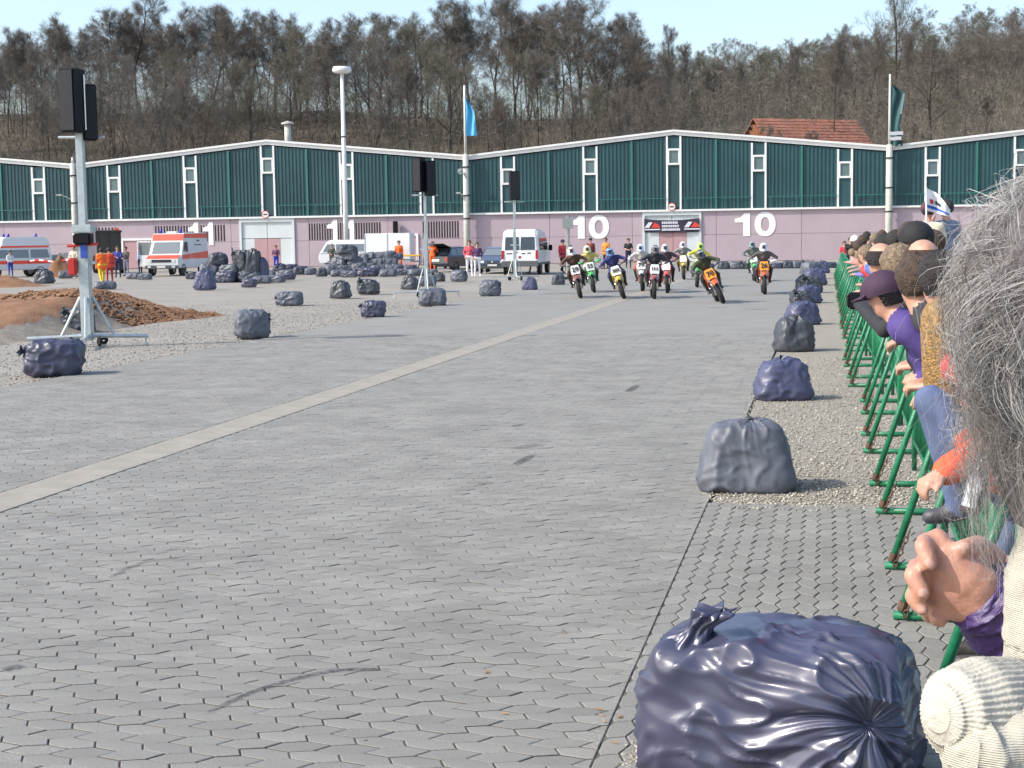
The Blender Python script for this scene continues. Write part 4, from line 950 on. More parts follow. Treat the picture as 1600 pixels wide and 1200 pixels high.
# ================================================================ PEOPLE
def cap_geo(V, Fq, p0, p1, r0, r1, n=10):
    p0, p1 = Vector(p0), Vector(p1); t = (p1 - p0); L = t.length
    t = t / L if L > 1e-6 else Vector((0, 0, 1)); a = t.orthogonal().normalized(); b = t.cross(a); o = len(V); rings = []
    for c, r, angs in ((p0, r0, (-1.2, -.6, 0)), (p1, r1, (0, .6, 1.2))):
        for q in angs: rings.append((c + t * (r * math.sin(q)), r * math.cos(q)))
    V.append(p0 - t * r0)
    for c, r in rings:
        for k in range(n): V.append(c + a * (r * math.cos(6.2832 * k / n)) + b * (r * math.sin(6.2832 * k / n)))
    V.append(p1 + t * r1); R0 = len(rings)
    for k in range(n): Fq.append((o, o + 1 + (k + 1) % n, o + 1 + k))
    for i in range(R0 - 1):
        for k in range(n): Fq.append((o + 1 + i * n + k, o + 1 + i * n + (k + 1) % n, o + 1 + (i + 1) * n + (k + 1) % n, o + 1 + (i + 1) * n + k))
    e = o + 1 + R0 * n
    for k in range(n): Fq.append((e, o + 1 + (R0 - 1) * n + k, o + 1 + (R0 - 1) * n + (k + 1) % n))
def figure(name, caps, mats, voxel=.03, parent=None, smooth=3, paint=()):
    """caps: (p0,p1,r0,r1,label) tapered limbs fused into one continuous skin; labels pick the material"""
    V = []; Fq = []
    for c in caps: cap_geo(V, Fq, *c[:4])
    me = bpy.data.meshes.new('tmp'); me.from_pydata(V, [], Fq); o = bpy.data.objects.new('tmp', me); C.objects.link(o)
    md = o.modifiers.new('r', 'REMESH'); md.mode = 'VOXEL'; md.voxel_size = voxel; md.use_smooth_shade = True
    if smooth: m2 = o.modifiers.new('s', 'SMOOTH'); m2.factor = .5; m2.iterations = smooth
    dg = bpy.context.evaluated_depsgraph_get(); out = bpy.data.meshes.new_from_object(o.evaluated_get(dg)); bpy.data.objects.remove(o); bpy.data.meshes.remove(me)
    out.name = name; n = len(out.polygons); cen = np.zeros(n * 3); out.polygons.foreach_get('center', cen); cen = cen.reshape(-1, 3)
    labs = list(mats.keys()); best = np.full(n, 1e9); idx = np.zeros(n, 'i')
    for p0, p1, r0, r1, lab in [c[:5] for c in caps]:
        p0 = np.array(p0); p1 = np.array(p1); d = p1 - p0; L2 = max(d @ d, 1e-9); t = np.clip((cen - p0) @ d / L2, 0, 1)
        dist = np.linalg.norm(cen - (p0 + t[:, None] * d), axis=1) - (r0 + (r1 - r0) * t); k = dist < best; best[k] = dist[k]; idx[k] = labs.index(lab)
    for p, r, lab in paint: k = np.linalg.norm(cen - np.array(p), axis=1) < r; idx[k] = labs.index(lab)
    out.materials.clear()
    for l in labs: out.materials.append(mats[l])
    out.polygons.foreach_set('material_index', idx); out.shade_smooth(); out.update()
    ob = bpy.data.objects.new(name, out); C.objects.link(ob); ob.parent = parent; return ob
COL = {}
def cloth(rgb, rough=.8):
    k = 'cloth_%d_%d_%d' % tuple(int(c * 255) for c in rgb)
    return mat(k, rgb, rough, var=.18, scale=6, bump=.35, bscale=14)
m_hairs = {k: mat('hair_' + k, c, .6, var=.5, scale=45, bump=1.0, bscale=110) for k, c in dict(brown=(.07, .042, .026), dark=(.025, .02, .018), blond=(.34, .20, .065), grey=(.2, .19, .18), fair=(.22, .16, .10)).items()}
def head_caps(c, f, up, r=1.):
    """head about centre c facing f; returns caps, paint"""
    s = f.cross(up).normalized(); q = lambda x, y, z: c + s * (x * r) + f * (y * r) + up * (z * r)
    caps = [(q(0, .012, -.055), q(0, -.005, .035), .070 * r, .092 * r, 'skin'), (q(0, -.03, .0), q(0, -.035, .03), .085 * r, .088 * r, 'skin'), (q(0, .05, -.085), q(0, .03, -.06), .032 * r, .05 * r, 'skin'),
            (q(0, .082, .012), q(0, .104, -.022), .010 * r, .017 * r, 'skin'), (q(.086, -.012, .012), q(.088, -.018, -.028), .013 * r, .010 * r, 'skin'), (q(-.086, -.012, .012), q(-.088, -.018, -.028), .013 * r, .010 * r, 'skin')]
    paint = [(q(.034, .082, .015), .013 * r, 'eye'), (q(-.034, .082, .015), .013 * r, 'eye'), (q(0, .09, -.06), .017 * r, 'lip')]
    return caps, paint
def hair_cap(parent, c, f, up, m, r=1., style='short', seed=0):
    s = f.cross(up).normalized(); V = []; Fc = []; n1, n2 = 26, 44
    for i in range(n1 + 1):
        th = math.pi * .78 * i / n1
        for k in range(n2):
            ph = 6.2832 * k / n2; fy = math.cos(ph); lim = (.40 if fy > .55 else .52 if fy > .1 else .80)
            if style == 'long': lim = .42 if fy > .5 else 1.0
            if style == 'bald': lim = .0
            t2 = min(th, math.pi * lim) if style != 'bald' else math.pi * (.38 + .30 * i / n1) if fy < .45 else math.pi * .5
            rr_ = (.105 + .006 * noise.noise((math.cos(ph) * 3, math.sin(ph) * 3, th * 3 + seed)) + .007 * (.5 - abs(noise.noise((math.cos(ph) * 9, math.sin(ph) * 9, th * 2.0 + seed + 4))))) * r
            x = rr_ * math.sin(t2) * math.sin(ph); y = rr_ * 1.12 * math.sin(t2) * fy - .015 * r; z = rr_ * 1.08 * math.cos(t2) + .022 * r
            if style == 'long' and fy <= .5 and th > 1.5: z -= (th - 1.5) * .30 * r; y -= .01; x *= 1 + .12 * (th - 1.5)
            V.append(c + s * x + f * y + up * z)
    for i in range(n1):
        for k in range(n2): Fc.append((i * n2 + k, i * n2 + (k + 1) % n2, (i + 1) * n2 + (k + 1) % n2, (i + 1) * n2 + k))
    me = bpy.data.meshes.new('hair'); me.from_pydata(V, [], Fc); me.materials.append(m); bm = bmesh.new(); bm.from_mesh(me); bmesh.ops.remove_doubles(bm, verts=bm.verts, dist=.0008); bmesh.ops.recalc_face_normals(bm, faces=bm.faces); bm.to_mesh(me); bm.free()
    me.validate(); return mesh_obj('hair', me, parent, True)
def cap_hat(parent, c, f, up, m, r=1., brim=True):
    s = f.cross(up).normalized(); T = frame(c, s, f, up); b = MB(); prof = [(.114 * math.cos(a) * r, (.03 + .112 * math.sin(a)) * r) for a in np.linspace(-.25, math.pi / 2, 9)]
    b.lathe(prof, 20, T @ Matrix.Diagonal((1, 1.12, 1, 1)))
    if brim:
        V = []; n = 11
        for i in range(n):
            a = -1.15 + 2.3 * i / (n - 1); V += [T @ Vector((.105 * r * math.sin(a), .112 * r * math.cos(a), .03 * r)), T @ Vector((.115 * r * math.sin(a), (.112 * math.cos(a) + .075 * math.cos(a * .9)) * r, .012 * r)), T @ Vector((.105 * r * math.sin(a), .112 * r * math.cos(a), .018 * r)), T @ Vector((.115 * r * math.sin(a), (.112 * math.cos(a) + .075 * math.cos(a * .9)) * r, .004 * r))]
        Fq = []
        for i in range(n - 1): a, q = 4 * i, 4 * i + 4; Fq += [(a, q, q + 1, a + 1), (a + 2, a + 3, q + 3, q + 2), (a + 1, q + 1, q + 3, a + 3)]
        b.add(V, Fq)
    return b.build('cap', m, parent, True, fix=True)
def hand_caps(w, d, side, n, r=1., curl=.5, lab='skin'):
    """w wrist, d direction of the hand, n palm normal"""
    d = Vector(d).normalized(); n = Vector(n); n = (n - d * n.dot(d)).normalized(); s = d.cross(n).normalized() * side; w = Vector(w); out = []
    k = w + d * (.085 * r); out += [(w, w + d * .03 * r, .026 * r, .03 * r, lab), (w + s * .018 * r + d * .02 * r, k + s * .028 * r, .022 * r, .018 * r, lab), (w - s * .018 * r + d * .02 * r, k - s * .028 * r, .022 * r, .018 * r, lab), (w + d * .03 * r, k, .024 * r, .02 * r, lab)]
    for i, L in enumerate((.068, .078, .072, .055)):
        b = k + s * ((.034 - .0225 * i) * r); m1 = b + (d * math.cos(curl) + n * math.sin(curl)) * (L * .5 * r); m2 = m1 + (d * math.cos(curl * 2.3) + n * math.sin(curl * 2.3)) * (L * .5 * r)
        out += [(b, m1, .0105 * r, .0095 * r, lab), (m1, m2, .0095 * r, .0075 * r, lab)]
    tb = w + d * .03 * r + s * .034 * r; t1 = tb + (d * .6 + s * .7 + n * .3).normalized() * .04 * r; out += [(tb, t1, .015 * r, .012 * r, lab), (t1, t1 + (d * .9 + s * .1 + n * .4).normalized() * .032 * r, .0115 * r, .009 * r, lab)]
    return out
ARMS = {'down': (((.235, .0, 1.14), (.25, .06, .90)), ((.235, .0, 1.14), (.25, .06, .90))), 'cross': (((.25, .10, 1.14), (-.02, .25, 1.17)), ((.25, .10, 1.16), (.0, .27, 1.12))),
        'front': (((.25, .08, 1.14), (.05, .27, 1.08)), ((.25, .08, 1.14), (.05, .27, 1.08))), 'walk': (((.25, .14, 1.16), (.22, .34, 1.08)), ((.25, -.16, 1.17), (.25, -.18, .93))), 'work': (((.27, .2, 1.2), (.2, .44, 1.12)), ((.27, .2, 1.2), (.2, .44, 1.12))),
        'pocket': (((.27, -.06, 1.15), (.20, .08, .95)), ((.27, -.06, 1.15), (.20, .08, .95))), 'up': (((.24, .16, 1.2), (.10, .22, 1.42)), ((.25, .05, 1.14), (.1, .25, 1.1)))}
def body_caps(lean=0., arms='down', step=0., bulk=1., sleeve=True, coat=False):
    """standing 1.75 m figure, local y forward"""
    Rm = Matrix.Translation((0, 0, .95)) @ Matrix.Rotation(-lean, 4, 'X') @ Matrix.Translation((0, 0, -.95)); q = lambda x, y, z: Rm @ Vector((x, y, z)); k = bulk
    caps = [((-.07, 0, .95), (.07, 0, .95), .125 * k, .125 * k, 'legs'), (q(-.055, 0, 1.06), q(.055, 0, 1.06), .115 * k, .115 * k, 'top'), (q(-.085, 0, 1.28), q(.085, 0, 1.28), .118 * k, .118 * k, 'top'), (q(0, .0, 1.08), q(0, .0, 1.3), .13 * k, .13 * k, 'top'), (q(-.15, -.005, 1.40), q(.15, -.005, 1.40), .07 * k, .07 * k, 'top'), (q(0, 0, 1.40), q(0, .015, 1.54), .062, .054, 'skin')]
    if coat: caps.append((q(-.07, 0, .88), q(.07, 0, .88), .14 * k, .14 * k, 'top'))
    for sd, arm in zip((-1, 1), ARMS[arms]):
        sh = q(sd * .19, 0, 1.40); el = q(sd * arm[0][0], arm[0][1], arm[0][2]); wr = q(sd * arm[1][0], arm[1][1], arm[1][2]); fl = 'top' if sleeve else 'skin'
        caps += [(sh, el, .06 * k, .047 * k, 'top'), (el, wr, .046 * k, .034 * k, fl)]; dd = (wr - el).normalized(); caps += [(wr + dd * .02, wr + dd * .07, .036, .04, 'skin'), (wr + dd * .08, wr + dd * .15 + Vector((-sd * .02, .01, 0)), .034, .022, 'skin'), (wr + dd * .05, wr + dd * .09 + Vector((-sd * .04, .02, 0)), .018, .013, 'skin')]
        st_ = step * sd; hip = Vector((sd * .095, 0, .90)); kn = Vector((sd * .11, st_ * .5 + .02, .50)); an = Vector((sd * .12, st_ - (.1 if st_ < 0 else 0), .10 + (.06 if st_ < -.1 else 0)))
        caps += [(hip, kn, .092 * k, .062 * k, 'legs'), (kn, an, .060 * k, .045 * k, 'legs'), (an + Vector((0, -.02, -.04)), an + Vector((sd * .02, .15, -.055)), .045, .038, 'shoe')]
    c = q(0, .03, 1.635); up = (Rm.to_3x3() @ Vector((0, 0, 1))); f = (Rm.to_3x3() @ Vector((0, 1, 0))); return caps, c, f, up
SKM = dict(skin=m_skin, eye=mat('eye_dark', (.03, .02, .018), .3), lip=mat('lips', (.36, .14, .11), .5))
def person(label, loc, yaw, H=1.76, top=(.3, .3, .3), legs=(.05, .06, .1), shoe=(.03, .03, .03), hair='brown', hat=None, group=None, voxel=.03, cat='person', **kw):
    o = thing('person', label, cat, loc, yaw, group); k = H / 1.75; o.scale = (k, k, k); caps, c, f, up = body_caps(**kw); hc, pt = head_caps(c, f, up)
    M_ = dict(SKM); M_.update(top=cloth(top), legs=cloth(legs), shoe=cloth(shoe, .5)); figure('body', caps + hc, M_, voxel, o, 2, pt)
    if hat: cap_hat(o, c, f, up, cloth(hat))
    if hair: hair_cap(o, c, f, up, m_hairs[hair], .95 if hat else 1.)
    return o
TOC = math.pi
BLUE, JEAN, NAVY, WHT, RED, ORG, BLK, KHA = (.03, .05, .3), (.09, .13, .24), (.02, .025, .06), (.72, .72, .74), (.5, .03, .04), (.9, .14, .02), (.02, .02, .022), (.2, .17, .11)
def atp(u, v): return G(u, v)
PL = [('man in lilac shirt and dark trousers with folded arms by the left ambulance', 65, 427, TOC, dict(top=(.52, .45, .66), legs=(.05, .045, .05), arms='cross', hair='dark', sleeve=False)),
      ('person in white top and blue trousers beside the left ambulance wheel', 17, 434, TOC + .8, dict(top=(.6, .62, .6), legs=BLUE, arms='front', hair='dark', H=1.62)),
      ('man in beige jacket and jeans beside the bare concrete pole', 117, 434, TOC - .2, dict(top=(.55, .5, .4), legs=(.2, .28, .42), arms='front', hair='dark', H=1.86)),
      ('paramedic in orange jacket and yellow trousers walking behind the ramp', 160, 446, .6, dict(top=ORG, legs=(.65, .45, .03), arms='down', hair='dark', coat=True, bulk=1.12, step=.18)),
      ('person in dark red jacket close behind the orange-jacketed paramedic', 172, 443, .3, dict(top=(.6, .06, .03), legs=(.35, .03, .03), arms='down', hair='dark', coat=True)),
      ('man in blue overalls standing with folded arms beside the ambulance door', 185, 434, TOC, dict(top=(.03, .04, .26), legs=NAVY, arms='cross', hair='brown', H=1.8)),
      ('person in dark jacket and grey trousers by the ambulance door', 198, 432, TOC - .4, dict(top=(.06, .05, .055), legs=(.2, .2, .25), arms='front', hair='brown')),
      ('man in light blue shirt standing by the open ambulance door', 220, 431, 1.2, dict(top=(.42, .52, .68), legs=NAVY, arms='down', hair='brown', H=1.72)),
      ('man in plum sweater and bright blue trousers before the grey gate', 432, 424, TOC, dict(top=(.13, .05, .10), legs=(.02, .06, .42), arms='front', hair='brown', H=1.68)),
      ('person in camouflage jacket standing against the low white van', 519, 422, TOC, dict(top=(.07, .075, .055), legs=(.14, .13, .1), arms='front', hair='fair', H=1.7)),
      ('paramedic in orange suit with white sleeves beside the yellow stretcher', 624, 421, TOC, dict(top=ORG, legs=ORG, arms='down', hair='brown', H=1.85)),
      ('paramedic in orange suit bending at the open tailgate of the dark estate car', 676, 425, -.2, dict(top=ORG, legs=ORG, arms='work', hair='brown', lean=.15, H=1.8)),
      ('rescue worker in red and white jacket with white trousers', 734, 432, TOC, dict(top=(.6, .08, .1), legs=WHT, shoe=WHT, arms='pocket', hair='brown', H=1.86)),
      ('rescue worker in navy and red jacket with white trousers', 746, 432, TOC + .2, dict(top=(.10, .04, .12), legs=WHT, shoe=WHT, arms='pocket', hair='brown', H=1.74)),
      ('man in red jacket and navy trousers walking past the white van', 834, 427, 1.5, dict(top=(.62, .03, .05), legs=NAVY, arms='walk', step=.22, hair='brown', H=1.82)),
      ('person in long red coat beside the sign post', 879, 426, TOC + .7, dict(top=(.6, .05, .06), legs=BLK, arms='down', hair=None, hat=NAVY, coat=True, step=.15, H=1.8)),
      ('person in dark jacket and cap behind the sign post', 888, 424, TOC, dict(top=(.05, .05, .05), legs=NAVY, arms='down', hair='dark', H=1.78)),
      ('person in dark red top wearing a cap behind the green bike', 923, 420, TOC, dict(top=(.2, .04, .04), legs=NAVY, arms='down', hair='dark', hat=BLK, H=1.85)),
      ('person in red and orange yellow jacket behind the riders', 947, 419, TOC - .6, dict(top=(.62, .22, .03), legs=BLK, arms='down', hair='brown', coat=True, H=1.85)),
      ('person in black T-shirt holding things behind the blue rider', 982, 419, TOC, dict(top=BLK, legs=NAVY, arms='front', hair='brown', sleeve=False, H=1.8))]
for lab, u, v, yaw, kw in PL: person(lab, G(u, v), yaw, **kw)

# ================================================================ MOTORCYCLES AND RIDERS
m_fork = mat('fork_tube', (.62, .60, .55), .3, .7); m_eng = mat('engine_metal', (.13, .13, .13), .45, .6)
def wheel(o, name, y, r, wd, rim_m):
    T = Matrix.Translation((0, y, r)) @ Matrix.Rotation(math.pi / 2, 4, 'Y'); w_ = thing_part(name, o)
    b = MB(); b.lathe([(r - .07, -wd / 2), (r - .02, -wd / 2), (r - .002, -wd / 4), (r, 0), (r - .002, wd / 4), (r - .02, wd / 2), (r - .07, wd / 2)], 28, T, 0, True); b.build('tyre', m_rubber, w_, True)
    b = MB(); b.lathe([(r - .085, -wd / 2.6), (r - .06, -wd / 2.6), (r - .06, wd / 2.6), (r - .085, wd / 2.6)], 28, T, 0, True); b.tube([(0, 0, -.06), (0, 0, .06)], .035, 8, 0, T)
    for k in range(16): a = 6.283 * k / 16; b.tube([(.03 * math.cos(a), .03 * math.sin(a), .04 * (-1) ** k), ((r - .075) * math.cos(a + .15), (r - .075) * math.sin(a + .15), 0)], .003, 3, 0, T)
    b.build('rim', rim_m, w_); return w_
def thing_part(name, parent): 
    o = bpy.data.objects.new(name, None); C.objects.link(o); o.empty_display_size = .05; o.parent = parent; return o
def motorcycle(label, Mx, c1, c2, plate, num, ncol, guards=None, fork=None):
    o = thing('motorcycle', label, 'motorcycle', (0, 0, 0), 0, 'racing motorcycles in the pack'); o.matrix_world = Mx; mc = mat('bike_%d%d%d' % tuple(int(99 * k) for k in c1), c1, .3, coat=.3); md = mat('bike_%d%d%d' % tuple(int(99 * k) for k in c2), c2, .3, coat=.3)
    wheel(o, 'front_wheel', .72, .315, .125, m_dark); wheel(o, 'rear_wheel', -.72, .32, .155, m_dark)
    for sx in (-1, 1):
        b = MB(); b.tube([(sx * .095, .74, .31), (sx * .095, .62, .66)], .034, 8); b.tube([(sx * .095, .62, .64), (sx * .095, .47, 1.06)], .026, 8); b.build('fork_leg', fork or m_fork, o, True)
        b = MB(); b.box((sx * .125, .70, .47), (.03, .07, .3), 0, Matrix.Rotation(.0, 4, 'X')); b.build('fork_guard', md, o, bevel=.012)
        b = MB(); b.prism([(-.02, .62), (.32, .56), (.42, .82), (.30, .95), (-.02, .9)], .03, frame((sx * .16 - (.015), 0, 0), (0, 1, 0), (0, 0, 1), (1, 0, 0))); b.build('shroud', mc, o, bevel=.012)
        b = MB(); b.prism([(-.62, .78), (-.1, .62), (-.1, .86), (-.62, .93)], .025, frame((sx * .12 - .012, 0, 0), (0, 1, 0), (0, 0, 1), (1, 0, 0))); b.build('side_panel', md, o, bevel=.01)
        b = MB(); b.tube([(sx * .12, -.12, .36), (sx * .26, -.12, .36)], .018, 6); b.build('foot_peg', m_chrome, o)
    b = MB(); V = []
    for i in range(9):
        q = i / 8; y = .36 + .72 * q; z = .70 + .07 * math.sin(q * 2.4) - .10 * q * q; hw = .075 + .03 * math.sin(q * 3) - .02 * q; V += [(-hw, y, z - .035), (-hw * .5, y, z + .012), (hw * .5, y, z + .012), (hw, y, z - .035)]
    n = len(V); V += [(x, y, z - .018) for x, y, z in V]; Fq = []
    for i in range(8):
        for k in range(3): a = i * 4 + k; Fq += [(a, a + 1, a + 5, a + 4), (a + n, a + n + 4, a + n + 5, a + n + 1)]
    b.add(V, Fq); b.build('front_fender', mc, o, True)
    b = MB(); b.prism([(-.12, -.15), (.12, -.15), (.15, .0), (.14, .15), (-.14, .15), (-.15, 0)], .02, Matrix.Translation((0, .585, .93)) @ Matrix.Rotation(R_(108), 4, 'X') @ Matrix.Rotation(math.pi, 4, 'Z') @ Matrix.Rotation(0, 4, 'Y')); 
    pl = b.build('number_plate', plate, o, bevel=.006, seg=1)
    if num: T = Matrix.Translation((0, .612, .935)) @ Matrix.Rotation(math.pi, 4, 'Z') @ Matrix.Rotation(R_(72), 4, 'X'); text_obj('number', num, .21 if len(num) < 3 else .15, T, ncol, pl, .002, .008, 1.05)
    b = MB(); b.tube([(-.40, .36, 1.12), (-.2, .43, 1.07), (.2, .43, 1.07), (.40, .36, 1.12)], .014, 8); b.build('handlebar', m_dark, o, True)
    if guards:
        for sx in (-1, 1): b = MB(); b.tube([(sx * .42, .38, 1.10), (sx * .38, .47, 1.09), (sx * .2, .49, 1.07)], [.03, .045, .03], 8); b.build('hand_guard', guards, o, True)
    b = MB(); b.tube([(0, .30, .92), (0, .1, .95), (0, -.05, .9)], [.10, .13, .09], 10); b.build('tank', mc, o, True)
    b = MB(); V = []; b.tube([(0, .12, .93), (0, -.3, .90), (0, -.68, .95)], [.07, .085, .06], 8); b.build('seat', m_black, o, True)
    b = MB(); b.tube([(0, -.55, .90), (0, -.85, .93), (0, -1.02, .88)], [.08, .085, .05], 8); b.build('rear_fender', md, o, True)
    b = MB(); b.box((0, .05, .45), (.26, .34, .34)); b.tube([(0, .1, .5), (0, .18, .82)], .09, 8); b.build('engine', m_eng, o, bevel=.03)
    b = MB()
    for sx in (-1, 1): b.tube([(sx * .1, -.15, .42), (sx * .1, -.72, .32)], .028, 6); b.tube([(sx * .06, .42, 1.0), (sx * .1, .3, .35), (sx * .1, -.12, .3)], .02, 6)
    b.build('frame', m_dark, o); b = MB(); b.tube([(.13, .2, .5), (.16, -.1, .55), (.15, -.45, .74), (.15, -.8, .84)], [.022, .025, .045, .05], 8); b.build('exhaust', m_chrome, o, True)
    return o
def rider(label, Mx, jacket, pants, helm, peak, twist=0., tuck=0., arm=None, stand=0.):
    o = thing('person', label, 'rider', (0, 0, 0), 0, 'racing riders in the pack'); o.matrix_world = Mx; V3 = lambda x, y, z: Vector((x, y, z)); tk = tuck
    caps = [(V3(-.08, -.32, 1.0), V3(.08, -.32, 1.0), .13, .13, 'legs'), (V3(0, -.28, 1.06), V3(0, -.02, 1.24 - tk), .14, .15, 'top'), (V3(-.1, -.02, 1.26 - tk), V3(.1, -.02, 1.26 - tk), .125, .125, 'top'), (V3(-.16, .06, 1.36 - tk), V3(.16, .06, 1.36 - tk), .082, .082, 'top'), (V3(0, .08, 1.38 - tk), V3(0, .16, 1.48 - tk), .065, .06, 'top')]
    for sx in (-1, 1):
        sh, el, wr = V3(sx * .2, .07, 1.36 - tk), V3(sx * .43, .16, 1.2 - tk * .5), V3(sx * .37, .36, 1.13)
        caps += [(sh, el, .07, .055, 'top'), (el, wr, .055, .04, 'arm'), (wr, wr + V3(-sx * .04, .03, -.0), .042, .042, 'glove'), (wr + V3(-sx * .05, .03, .0), wr + V3(-sx * .04, .0, -.03), .03, .026, 'glove')]
        hp, kn, an = V3(sx * .1, -.3, .98), V3(sx * .24, .12, .80), V3(sx * .19, -.14, .44)
        caps += [(hp, kn, .095, .072, 'legs'), (kn, an, .068, .05, 'boot'), (an + V3(0, -.02, -.02), an + V3(sx * .02, .16, -.05), .05, .042, 'boot')]
    M_ = dict(top=cloth(jacket), arm=cloth(arm or jacket), legs=cloth(pants), boot=mat('riding_boot', (.05, .05, .055), .5), glove=mat('riding_glove', (.08, .08, .08), .7)); figure('body', caps, M_, .03, o, 2)
    hcn = V3(0, .24, 1.56 - tk); hm = mat('helmet_%d%d%d' % tuple(int(99 * k) for k in helm), helm, .25, coat=.4); pm = mat('helmet_%d%d%d' % tuple(int(99 * k) for k in peak), peak, .25, coat=.4)
    he = figure('helmet', [(hcn + V3(0, -.02, .01), hcn + V3(0, .0, .03), .135, .13, 'sh'), (hcn + V3(0, .1, -.095), hcn + V3(0, .02, -.08), .06, .085, 'sh'), (hcn + V3(-.07, .03, -.07), hcn + V3(.07, .03, -.07), .07, .07, 'sh'), (hcn + V3(0, .12, -.0), hcn + V3(0, .06, -.0), .055, .09, 'go')], dict(sh=hm, go=mat('goggles', (.04, .04, .05), .15)), .022, o, 1)
    b = MB(); b.add([hcn + V3(-.1, .06, .1), hcn + V3(.1, .06, .1), hcn + V3(.08, .24, .085), hcn + V3(-.08, .24, .085), hcn + V3(-.1, .06, .085), hcn + V3(.1, .06, .085), hcn + V3(.08, .24, .075), hcn + V3(-.08, .24, .075)], [(0, 1, 2, 3), (7, 6, 5, 4), (0, 4, 5, 1), (1, 5, 6, 2), (2, 6, 7, 3), (3, 7, 4, 0)]); b.build('peak', pm, he, bevel=.005, seg=1)
    return o
m_pw_ = mat('white_number_plate', (.78, .78, .76), .5); m_po = mat('orange_number_plate', (.85, .33, .03), .5); m_nk = mat('black_number', (.02, .02, .02), .6)
KTM, GRN, YEL, DRD, WHI, RDD = (.62, .10, .02), (.03, .36, .06), (.55, .38, .02), (.24, .03, .03), (.72, .72, .7), (.6, .05, .03)
RID = [  # u, v, lean, yaw offset, bike colours, plate, number, jacket, pants, helmet, peak, words
    (908, 466, 11, 10, (.22, .05, .02), (.16, .04, .02), m_pw_, '29', (.09, .05, .035), (.05, .04, .03), (.75, .75, .75), (.45, .08, .05), 'dark red', 'black and orange', 'white', (.10, .06, .05), None),
    (929, 457, 9, 10, GRN, GRN, m_pw_, '55', (.55, .45, .16), (.45, .45, .42), (.7, .68, .35), (.8, .8, .8), 'green', 'cream and yellow', 'yellow and white', (.6, .6, .57), mat('green_guard', (.05, .5, .15), .4)),
    (976, 467, 17, 9, YEL, YEL, m_pw_, '303', (.03, .04, .16), (.03, .04, .14), (.10, .2, .4), (.35, .5, .75), 'yellow', 'navy blue and red', 'blue', (.06, .03, .09), None),
    (1004, 455, 3, 6, WHI, RDD, m_pw_, '79', (.5, .49, .45), (.4, .1, .05), (.62, .75, .85), (.75, .78, .8), 'white and red', 'white', 'pale blue', (.35, .36, .35), None),
    (1022, 467, -2, 8, DRD, DRD, m_pw_, '111', (.035, .035, .045), (.04, .04, .05), (.12, .12, .14), (.75, .75, .75), 'dark red with 111 plate', 'black', 'white-peaked', None, None),
    (1043, 458, 3, 5, RDD, RDD, m_pw_, '', (.07, .05, .06), (.06, .05, .06), (.55, .58, .6), (.3, .3, .32), 'bright red', 'black and red', 'silver', (.2, .05, .05), None),
    (1069, 437, 2, 6, YEL, YEL, m_pw_, '', (.22, .23, .24), (.15, .15, .15), (.72, .75, .8), (.5, .5, .55), 'yellow with white plate', 'grey', 'white', None, None),
    (1089, 449, -5, 5, GRN, (.03, .2, .05), m_pw_, '386', (.68, .55, .06), (.3, .3, .2), (.45, .72, .12), (.6, .8, .2), 'green with 386 plate', 'bright yellow', 'lime green', (.55, .47, .14), None),
    (1131, 474, 24, 10, KTM, (.06, .05, .05), m_po, '70', (.045, .06, .03), (.03, .035, .03), (.06, .07, .07), (.4, .45, .45), 'orange', 'black and green', 'black', (.05, .06, .05), None),
    (1181, 440, 5, 5, GRN, WHI, m_pw_, '', (.16, .17, .16), (.2, .2, .2), (.2, .26, .28), (.3, .4, .45), 'green and white', 'grey', 'grey', None, None),
    (1195, 460, 1, 4, KTM, KTM, m_po, '26', (.10, .09, .09), (.05, .05, .05), (.8, .8, .82), (.25, .35, .7), 'orange with white hand guards', 'dark', 'white', None, m_white)]
for (u, v, ln, yw, c1, c2, pl, num, jk, pn, hm, pk, wb, wj, wh, arm, gd) in RID:
    p = G(u, v); Mx = Matrix.Translation(p) @ Matrix.Rotation(math.pi - SA + R_(yw), 4, 'Z') @ Matrix.Rotation(R_(ln), 4, 'Y') @ Matrix.Translation((0, -.72, -.0))
    motorcycle(wb + ' racing motorcycle' + (' with number plate ' + num if num else ' among the riders behind'), Mx, c1, c2, pl, num, m_nk, gd); rider('rider in ' + wj + ' gear, ' + wh + ' helmet, on the ' + ('bike numbered ' + num if num else wb.split(' with')[0] + ' bike'), Mx, jk, pn, hm, pk, arm=arm, tuck=.03)
bpy.context.view_layer.update()
# ================================================================ VEHICLES
def shell(profile, hw, hw_top, belt, bevel=.06, seg=2):
    """side outline (y forward, z up) given depth hw each side, narrowing above the belt line"""
    me = bpy.data.meshes.new('body'); n = len(profile); V = [(-1, y, z) for y, z in profile] + [(1, y, z) for y, z in profile]
    Fc = [tuple(range(n)), tuple(range(2 * n - 1, n - 1, -1))] + [(i, i + n, (i + 1) % n + n, (i + 1) % n) for i in range(n)]
    me.from_pydata(V, [], Fc); bm = bmesh.new(); bm.from_mesh(me); zt = max(p[1] for p in profile)
    bmesh.ops.bisect_plane(bm, geom=bm.verts[:] + bm.edges[:] + bm.faces[:], plane_co=(0, 0, belt), plane_no=(0, 0, 1))
    for v in bm.verts: v.co.x *= hw if v.co.z <= belt + 1e-4 else hw + (hw_top - hw) * (v.co.z - belt) / (zt - belt)
    bmesh.ops.recalc_face_normals(bm, faces=bm.faces)
    if bevel:
        ed = [e for e in bm.edges if len(e.link_faces) == 2 and e.calc_face_angle(0) > .35]; bmesh.ops.bevel(bm, geom=ed, offset=bevel, segments=seg, affect='EDGES', clamp_overlap=True)
    bm.to_mesh(me); bm.free(); return me
